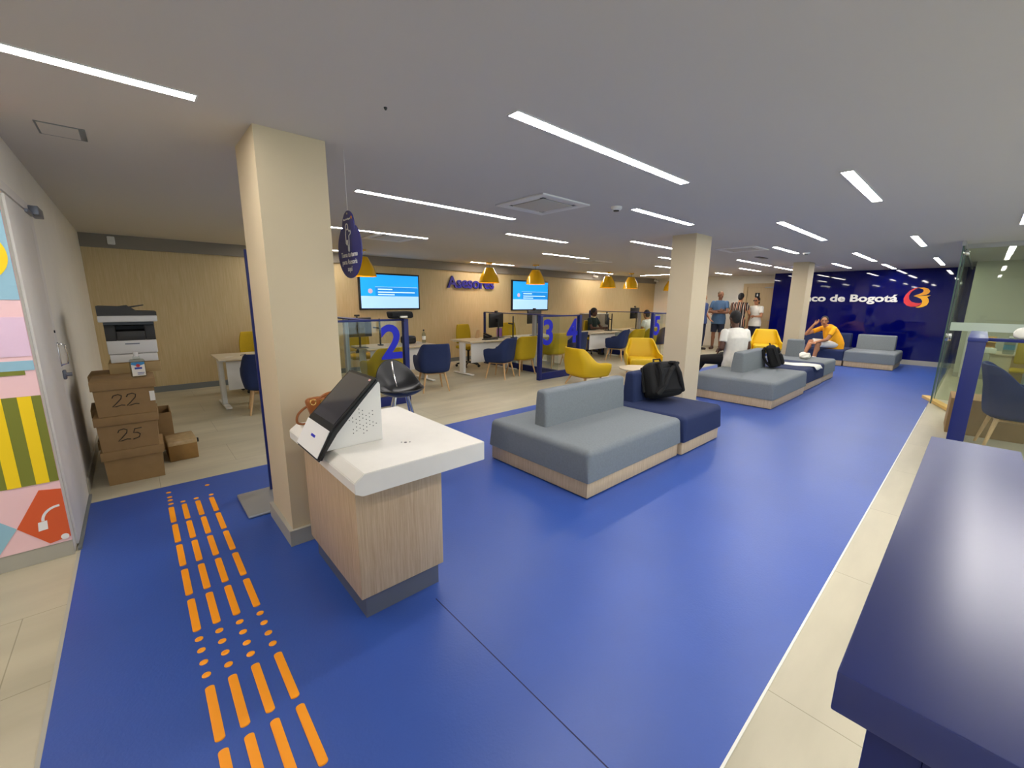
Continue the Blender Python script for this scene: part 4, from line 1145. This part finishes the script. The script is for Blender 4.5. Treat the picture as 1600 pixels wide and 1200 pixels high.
build('desktop', box(B(), -.06, -.95, .72, .66, .40, .745, .003), M_top, r); build('back_panel', box(B(), 0, .08, 0, .6, .10, .72), M_oakx, r)
build('drawer_block', box(B(), -.02, .10, .0, .4, .38, .72, .003), M_top, r)
bottle(11.62, -.42, .745, .32, .07, 'white and blue sanitizer jug on the desk behind the clear pane', M_wm, mat('jug_blue', (60,130,160), .5))
r = empty('paper_stack', (11.62, -.18, .745), .2, 'stack of white papers on the desk behind the clear pane', 'paper'); build('sheets', box(B(), -.11, -.08, 0, .11, .08, .09, .003), M_paper, r)
r = empty('desk_tray', (11.9, -.16, .745), 0, 'wooden letter tray on the desk behind the clear pane', 'tray')
g = B(); box(g, -.12, -.1, 0, .12, .1, .01); box(g, -.12, -.1, .09, .12, .1, .10); box(g, -.12, -.1, .18, .12, .1, .19); box(g, .11, -.1, 0, .12, .1, .28); box(g, -.12, .09, 0, .12, .1, .28); build('shelves', g, M_pine, r)
r = empty('stool', (11.2, -.66, 0), 0, 'olive green chair on a thin stem at the right edge behind the clear pane', 'chair')
g = B(); box(g, -.03, -.17, .62, .03, .17, 1.02, .03, 3); build('backrest', g, M_yel, r); build('seat', box(B(), -.02, -.19, .46, .36, .19, .52, .03, 3), M_yel, r)
build('stem', cyl(B(), (.15,0,.02),(.15,0,.46), .025), M_alu, r); build('foot', lathe(B(), [(.2,0),(.2,.015),(.03,.03)], 24), M_alu, r)
g = B(); box(g, -.015, -.03, .45, .02, .03, .66); build('bracket', g, M_alu, r)
r = empty('paper_roll', (6.0, -.30, 1.302), .3, 'crumpled white paper on top of the clear pane rail at the right edge', 'paper')
g = B(); ellipsoid(g, (0,0,.045), .06, .085, .05, sub=3)
for v in g.verts: v.co *= 1+.16*math.sin(v.co.x*60+v.co.y*40); v.co.z = max(0, v.co.z)
build('sheet', g, M_paper, r)

# ------------------------------------------------------------------ people
def bake(name, bm, m, voxel, smooth, parent=None):
    me = bpy.data.meshes.new(name); bm.to_mesh(me); bm.free()
    o = bpy.data.objects.new(name, me); COL.objects.link(o)
    rm = o.modifiers.new('r', 'REMESH'); rm.mode = 'VOXEL'; rm.voxel_size = voxel; rm.use_smooth_shade = True
    if smooth:
        s = o.modifiers.new('s', 'SMOOTH'); s.factor = .5; s.iterations = smooth
    bpy.context.view_layer.update()
    me2 = bpy.data.meshes.new_from_object(o.evaluated_get(bpy.context.evaluated_depsgraph_get()))
    o.modifiers.clear(); o.data = me2; bpy.data.meshes.remove(me)
    me2.materials.clear(); me2.materials.append(m)
    for p_ in me2.polygons: p_.use_smooth = True
    if parent: o.parent = parent
    return o
V = Vector
def ell_ring(c, u, v, ru, rv, n=20): return [c + u*(ru*math.cos(2*PI*i/n)) + v*(rv*math.sin(2*PI*i/n)) for i in range(n)]
def person(loc, rz, label, J, S, skin, hairc, shirt, lower, lowlen, shoe, sleeve=.55, hair='short', shirt_hem=.0, face=(0,1,0), female=False, belly=0.0, glasses=False, collar=None, socks=None):
    P = {k_: V(v_)*S for k_, v_ in J.items()}
    face = V(face).normalized(); upv = V((0,0,1)); 
    hr = face.cross(upv).normalized(); hu = hr.cross(face).normalized()
    HM = Matrix((hr, face, hu)).transposed()
    hc = P['head']
    def torso(g, inf, z_from_hip=True, hem=None):
        shr = (P['shR']-P['shL']); shw = shr.length/2; su = shr.normalized()
        hpr = (P['hipR']-P['hipL']); hu_ = hpr.normalized()
        pel, wai, che, nek = P['pelvis'], P['waist'], P['chest'], P['neck']
        fwd = lambda u, ax: ax.cross(u).normalized()
        ax1 = (wai-pel).normalized(); ax2 = (nek-che).normalized()
        hb = pel - ax1*.10*S if hem is None else pel - ax1*hem*S
        w = .92 if female else 1.0
        rings = [ell_ring(hb, hu_, fwd(hu_, ax1), (.165)*S+inf*2.2, (.12)*S+inf*2.2),
                 ell_ring(pel, hu_, fwd(hu_, ax1), .17*S+inf*2.0, (.122+belly*.5)*S+inf*2.0),
                 ell_ring(wai + fwd(su, ax1)*belly*.5*S, ((su+hu_)/2).normalized(), fwd(su, ax1), (.150*w+belly*.5)*S+inf, (.110+belly)*S+inf),
                 ell_ring(che, su, fwd(su, ax2), .178*w*S+inf, (.122+.3*belly)*S+inf),
                 ell_ring((P['shR']+P['shL'])/2 - ax2*.02*S, su, fwd(su, ax2), shw*(.86 if inf == 0 else .95)+inf, .095*S+inf),
                 ell_ring((P['shR']+P['shL'])/2 + ax2*.05*S, su, fwd(su, ax2), shw*.58+inf, .072*S+inf),
                 ell_ring(nek, su, fwd(su, ax2), .062*S+inf*.6, .06*S+inf*.6)]
        ringloft(g, rings)
    g = B(); torso(g, 0)
    capsule(g, P['neck'] - V((0,0,.03)), hc - hu*.06*S, .054*S, .05*S)
    # head
    ellipsoid(g, hc + hu*.02*S, .074*S, .094*S, .102*S, HM)
    ellipsoid(g, hc - hu*.045*S + face*.022*S, .056*S, .068*S, .068*S, HM)
    ellipsoid(g, hc - hu*.092*S + face*.066*S, .024*S, .022*S, .018*S, HM, 2)
    capsule(g, hc + hu*.012*S + face*.085*S, hc - hu*.028*S + face*.104*S, .010*S, .016*S, 10)
    ellipsoid(g, hc - hu*.058*S + face*.084*S, .024*S, .012*S, .010*S, HM, 2)
    for s_ in (-1, 1):
        ellipsoid(g, hc + hr*s_*.077*S - face*.006*S - hu*.01*S, .010*S, .022*S, .033*S, HM, 2)
    for s_ in 'LR':
        sh, el, wr = P['sh'+s_], P['el'+s_], P['wr'+s_]
        hp, kn, an, to = P['hip'+s_], P['kn'+s_], P['an'+s_], P['to'+s_]
        a = .92 if female else 1.0
        ellipsoid(g, sh - V((0,0,.015))*S, .050*S*a, sub=2)
        capsule(g, sh - V((0,0,.012))*S, el, .047*S*a, .041*S*a); capsule(g, el, wr, .042*S*a, .028*S*a)
        m_ = el.lerp(wr, .28); ellipsoid(g, m_, .043*S*a, sub=2)
        # hand
        d = P.get('hd'+s_, (wr-el).normalized()*.1).normalized() if ('hd'+s_) in P else (wr-el).normalized()
        side = d.cross(P.get('pn'+s_, V((0,1,0)))).normalized() if d.cross(P.get('pn'+s_, V((0,1,0)))).length > .1 else d.cross(V((1,0,0))).normalized()
        nrm = side.cross(d).normalized()
        HMt = Matrix((side, nrm, d)).transposed()
        ellipsoid(g, wr + d*.05*S, .041*S, .018*S, .052*S, HMt, 3)
        for fi, (off, ln) in enumerate(((-.030,.066),(-.010,.078),(.010,.074),(.029,.060))):
            b0 = wr + d*.088*S + side*off*S; b1 = b0 + d*ln*.55*S + nrm*.012*S; b2_ = b1 + d*ln*.4*S + nrm*.022*S
            capsule(g, b0, b1, .0092*S, .0088*S, 8); capsule(g, b1, b2_, .0088*S, .0078*S, 8)
        t0 = wr + d*.03*S - side*.034*S; t1 = t0 + (d*.6 - side*.7)*.045*S; t2 = t1 + (d*.9 - side*.2)*.035*S + nrm*.01*S
        capsule(g, t0, t1, .013*S, .011*S, 8); capsule(g, t1, t2, .011*S, .009*S, 8)
        capsule(g, hp, kn, .086*S, .058*S); capsule(g, kn, an, .056*S, .038*S)
        m_ = kn.lerp(an, .3) - V((0,.012,0))*S; ellipsoid(g, m_, .058*S, .06*S, .10*S, None, 2)
        capsule(g, an - V((0,0,.03))*S, to, .036*S, .028*S)
    body = bake('person', g, skin, .0075, 3)
    body.location = loc; body.rotation_euler = (0, 0, rz); tag(body, label, 'person')
    # clothes
    g = B(); torso(g, .016*S, hem=.12+shirt_hem)
    for s_ in 'LR':
        sh, el, wr = P['sh'+s_], P['el'+s_], P['wr'+s_]
        ellipsoid(g, sh - V((0,0,.012))*S, .064*S, sub=2)
        e = sh.lerp(el, min(1, sleeve/.55*.62)) if sleeve <= .9 else el
        cyl(g, sh - V((0,0,.008))*S, e, .062*S, .060*S)
        if sleeve > .9: capsule(g, el, el.lerp(wr, .9), .052*S, .040*S)
    bake('shirt', g, shirt, .011, 4, body)
    g = B()
    pel = P['pelvis']; hpr = (P['hipR']-P['hipL']).normalized(); ax1 = (P['waist']-pel).normalized(); fw_ = ax1.cross(hpr).normalized()
    ringloft(g, [ell_ring(pel-ax1*.11*S, hpr, fw_, .16*S, .125*S), ell_ring(pel-ax1*.03*S, hpr, fw_, .182*S, .136*S), ell_ring(pel+ax1*.07*S, hpr, fw_, .168*S, .126*S)])
    for s_ in 'LR':
        hp, kn, an = P['hip'+s_], P['kn'+s_], P['an'+s_]
        ellipsoid(g, hp, .103*S, sub=2)
        if lowlen == 'short':
            cyl(g, hp, hp.lerp(kn, .93), .104*S, .088*S)
        else:
            capsule(g, hp, kn, .102*S, .084*S); capsule(g, kn, kn.lerp(an, .35), .082*S, .076*S); cyl(g, kn.lerp(an, .3), kn.lerp(an, .94), .078*S, .060*S)
    bake('shorts' if lowlen == 'short' else 'trousers', g, lower, .011, 4, body)
    for s_ in 'LR':
        an, to = P['an'+s_], P['to'+s_]
        g = B(); dz = V((0,0,an.z - .075*S))
        fd = (to-an); fd.z = 0; fd = fd.normalized() if fd.length > .01 else V((0,1,0))
        base = V((an.x, an.y, min(an.z, to.z+.05*S) - .075*S + .035*S))
        base.z = max(base.z, .035*S - 0) if loc[2] >= 0 else base.z
        capsule(g, base - fd*.03*S, base + fd*.15*S, .042*S, .036*S); capsule(g, base, an + V((0,0,.0)), .043*S, .044*S)
        for v in g.verts:
            if v.co.z < base.z - .034*S: v.co.z = base.z - .034*S
        bake('shoe', g, shoe, .009, 2, body)
        if socks:
            g = B(); capsule(g, an - V((0,0,.02)), an + (P['kn'+s_]-an).normalized()*.10*S, .044*S, .047*S); bake('sock', g, socks, .009, 1, body)
    # hair
    g = B()
    if hair == 'bald':
        ellipsoid(g, hc + hu*.034*S - face*.010*S, .0765*S, .094*S, .094*S, HM)
        for v in list(g.verts):
            q = v.co - hc
            if q.dot(hu) < .035*S + max(0, q.dot(face))*.55: v.co = v.co - (v.co-(hc+hu*.02*S))*.12
    else:
        ellipsoid(g, hc + hu*.032*S - face*.016*S, .082*S, .098*S, .102*S, HM)
        ellipsoid(g, hc - hu*.02*S - face*.045*S, .070*S, .062*S, .075*S, HM)
        if hair == 'afro':
            ellipsoid(g, hc + hu*.05*S - face*.035*S, .112*S, .105*S, .105*S, HM); ellipsoid(g, hc - hu*.03*S - face*.075*S, .085*S, .06*S, .08*S, HM)
        if hair == 'tied':
            capsule(g, hc - face*.10*S + hu*.02*S, hc - face*.13*S - hu*.10*S, .035*S, .02*S)
    bake('hair', g, hairc, .009, 2, body)
    g = B()
    for s_ in (-1, 1): ellipsoid(g, hc + hr*s_*.031*S + face*.0865*S + hu*.010*S, .011*S, .006*S, .0065*S, HM, 2)
    build('eyes', g, M_ink, body)
    g = B(); ellipsoid(g, hc - hu*.058*S + face*.0935*S, .021*S, .005*S, .0055*S, HM, 2); build('mouth', g, mat('lip_brown', (120,66,56), .6), body)
    g = B()
    for s_ in (-1, 1): capsule(g, hc + hr*s_*.018*S + face*.093*S + hu*.028*S, hc + hr*s_*.045*S + face*.084*S + hu*.031*S, .0045*S, .0035*S, 8)
    build('eyebrows', g, M_ink, body)
    if glasses:
        g = B()
        for s_ in (-1, 1):
            ellipsoid(g, hc + hr*s_*.032*S + face*.097*S + hu*.008*S, .028*S, .007*S, .021*S, HM, 2)
            tube(g, [hc + hr*s_*.058*S + face*.09*S + hu*.012*S, hc + hr*s_*.082*S + hu*.008*S], .003*S, 6)
        build('sunglasses', g, M_black, body)
    if collar:
        g = B(); u = (P['shR']-P['shL']).normalized(); ax = (P['neck']-P['chest']).normalized(); f_ = ax.cross(u).normalized()
        c = P['neck'] + ax*.005; 
        ringloft(g, [ell_ring(c - ax*.035*S, u, f_, .088*S, .085*S), ell_ring(c + ax*.02*S, u, f_, .07*S, .068*S)]); build('collar', g, collar, body)
    return body
def stand(**kw):
    J = dict(head=(0,.02,1.625), neck=(0,0,1.475), chest=(0,0,1.28), waist=(0,0,1.10), pelvis=(0,0,.95),
             shR=(.185,0,1.42), shL=(-.185,0,1.42), elR=(.235,-.02,1.13), elL=(-.235,-.02,1.13), wrR=(.245,.06,.88), wrL=(-.245,.06,.88),
             hipR=(.09,0,.92), hipL=(-.09,0,.92), knR=(.10,.01,.50), knL=(-.10,.01,.50), anR=(.11,-.02,.09), anL=(-.11,-.02,.09), toR=(.13,.13,.035), toL=(-.13,.13,.035))
    J.update(kw); return J
def sit(h, **kw):   # h = seat height / S
    J = dict(head=(0,.06,h+.765), neck=(0,.02,h+.615), chest=(0,.0,h+.42), waist=(0,-.01,h+.24), pelvis=(0,0,h+.09),
             shR=(.185,.01,h+.56), shL=(-.185,.01,h+.56), elR=(.25,.05,h+.28), elL=(-.25,.05,h+.28), wrR=(.13,.27,h+.22), wrL=(-.13,.27,h+.22),
             hipR=(.09,.02,h+.09), hipL=(-.09,.02,h+.09), knR=(.14,.46,h+.08), knL=(-.14,.46,h+.08), anR=(.14,.44,.09), anL=(-.14,.44,.09), toR=(.15,.59,.035), toL=(-.15,.59,.035))
    J.update(kw); return J
SK1 = mat('skin_brown', (128,84,58), .55, noise=.04, scale=20); SK2 = mat('skin_tan', (178,122,84), .55, noise=.04, scale=20); SK3 = mat('skin_dark', (88,56,40), .55, noise=.04, scale=20)
HB = mat('black_hair', (20,16,14), .7, noise=.3, scale=60, bump=.5, bscale=200); HG = mat('greying_stubble', (96,82,64), .8)
def cloth(n, c): return mat(n, c, .85, noise=.05, scale=14, bump=.4, bscale=14)
W_T = cloth('white_tshirt', (226,222,210)); Y_T = cloth('yellow_tshirt', (244,170,16)); B_P = cloth('blue_polo', (72,100,132)); G_T = cloth('dark_green_top', (34,48,44)); NV = cloth('navy_shorts', (34,36,52)); BK = cloth('black_trousers', (20,19,20)); WS = cloth('white_shorts', (226,222,212)); DB_ = cloth('dark_jeans', (36,40,62)); BT = cloth('blue_tshirt', (58,74,120))
STR = stripemat('striped_shirt', [(0,(24,19,19)),(.42,(214,198,178)),(.58,(24,19,19)),(.84,(186,128,100))], .105)
SH1 = mat('dark_shoe', (30,26,26), .6); SH2 = mat('white_shoe', (220,216,206), .6); SH3 = mat('brown_shoe', (70,44,32), .6)
# man in blue polo, arms crossed, looking to his right
person((14.95, 6.02, 0), PI/2+.15, 'person in blue polo shirt and dark shorts standing with crossed arms near the white wall',
       stand(elR=(.25,.10,1.13), elL=(-.25,.10,1.13), wrR=(-.06,.25,1.17), wrL=(.06,.27,1.12), hdR=(-1,.1,.15), hdL=(1,.0,.1)), 1.135, SK1, HG, B_P, NV, 'short', SH3, hair='bald', face=(-.75,.65,-.02), belly=.03, shirt_hem=.05)
# striped shirt from behind
person((14.9, 5.37, 0), -PI/2, 'person in striped shirt seen from behind, standing between two others by the beige door',
       stand(elR=(.27,.06,1.14), elL=(-.27,.06,1.14), wrR=(.20,.24,1.10), wrL=(-.20,.24,1.10), hdR=(-.4,.8,.2), hdL=(.4,.8,.2), head=(0,.05,1.615)), 1.10, SK2, HB, STR, DB_, 'long', SH1, shirt_hem=.08, face=(0,1,-.25))
person((15.22, 4.96, 0), 1.15, 'person in white T-shirt and sunglasses standing in front of the beige door',
       stand(wrR=(.22,.05,.86), elL=(-.25,.05,1.14), wrL=(-.2,.26,1.14), hdL=(.2,1,.1)), 1.03, SK2, HB, W_T, DB_, 'long', SH1, hair='tied', face=(-.2,1,-.1), female=True, glasses=True)
person((14.3, 6.32, 0), 2.9, 'person in blue T-shirt mostly hidden behind the middle column',
       stand(elL=(-.27,-.06,1.16), wrL=(-.24,.12,.98)), 1.08, SK2, HB, BT, DB_, 'long', SH1)
# seated man in white, seen from behind
person((8.38, 3.00, 0), -.55, 'person in white T-shirt sitting on the second sofa, seen from behind',
       sit(.40, shR=(.20,.05,.945), shL=(-.20,.05,.945), head=(.0,.10,1.16), neck=(0,.05,1.0), elR=(.25,.02,.68), elL=(-.25,.02,.68), wrR=(.12,.24,.62), wrL=(-.12,.24,.62), knR=(.14,.50,.47), knL=(-.26,.47,.43), anL=(-.36,.64,.09), toL=(-.42,.78,.035)), 1.13, SK3, HB, W_T, BK, 'long', SH1, belly=.03, shirt_hem=.03, face=(.05,1,-.2))
# man in yellow, leaning with head on hand
person((13.95, 2.50, 0), .72, 'person in yellow T-shirt and white shorts sitting with head resting on one hand',
       sit(.42, pelvis=(0,.02,.51), waist=(0,.05,.66), chest=(0,.16,.80), neck=(.0,.28,.97), head=(-.02,.36,1.08), shR=(.17,.24,.92), shL=(-.19,.20,.91), elR=(.20,.62,.74), wrR=(.10,.52,.99), hdR=(-.55,-.5,.65), elL=(-.25,.36,.64), wrL=(-.17,.56,.56), hdL=(.1,1,-.25), knL=(-.15,.50,.52), knR=(.14,.52,.55), anL=(-.15,.56,.09), toL=(-.16,.71,.035), anR=(.02,.72,.14), toR=(-.04,.85,.09)), 1.06, SK2, HB, Y_T, WS, 'short', SH1, face=(-.85,.53,-.05), belly=.075, shirt_hem=.02, socks=M_paper)
# advisor and client at the far booths
person((10.60, 8.04, 0), PI, 'person in dark green top with white collar working at the far advisor desk',
       sit(.52/.95, elR=(.24,.16,.83), elL=(-.24,.16,.83), wrR=(.14,.40,.84), wrL=(-.12,.42,.84)), .96, SK3, HB, G_T, BK, 'long', SH1, hair='afro', female=True, face=(0,1,-.15), collar=cloth('cream_collar', (236,216,150)))
person((11.33, 6.58, 0), .0, 'person with white sleeves sitting in a mustard chair beside the number 5 post',
       sit(.475), 1.0, SK2, HB, W_T, BK, 'long', SH1, sleeve=.5, face=(.2,1,-.1))
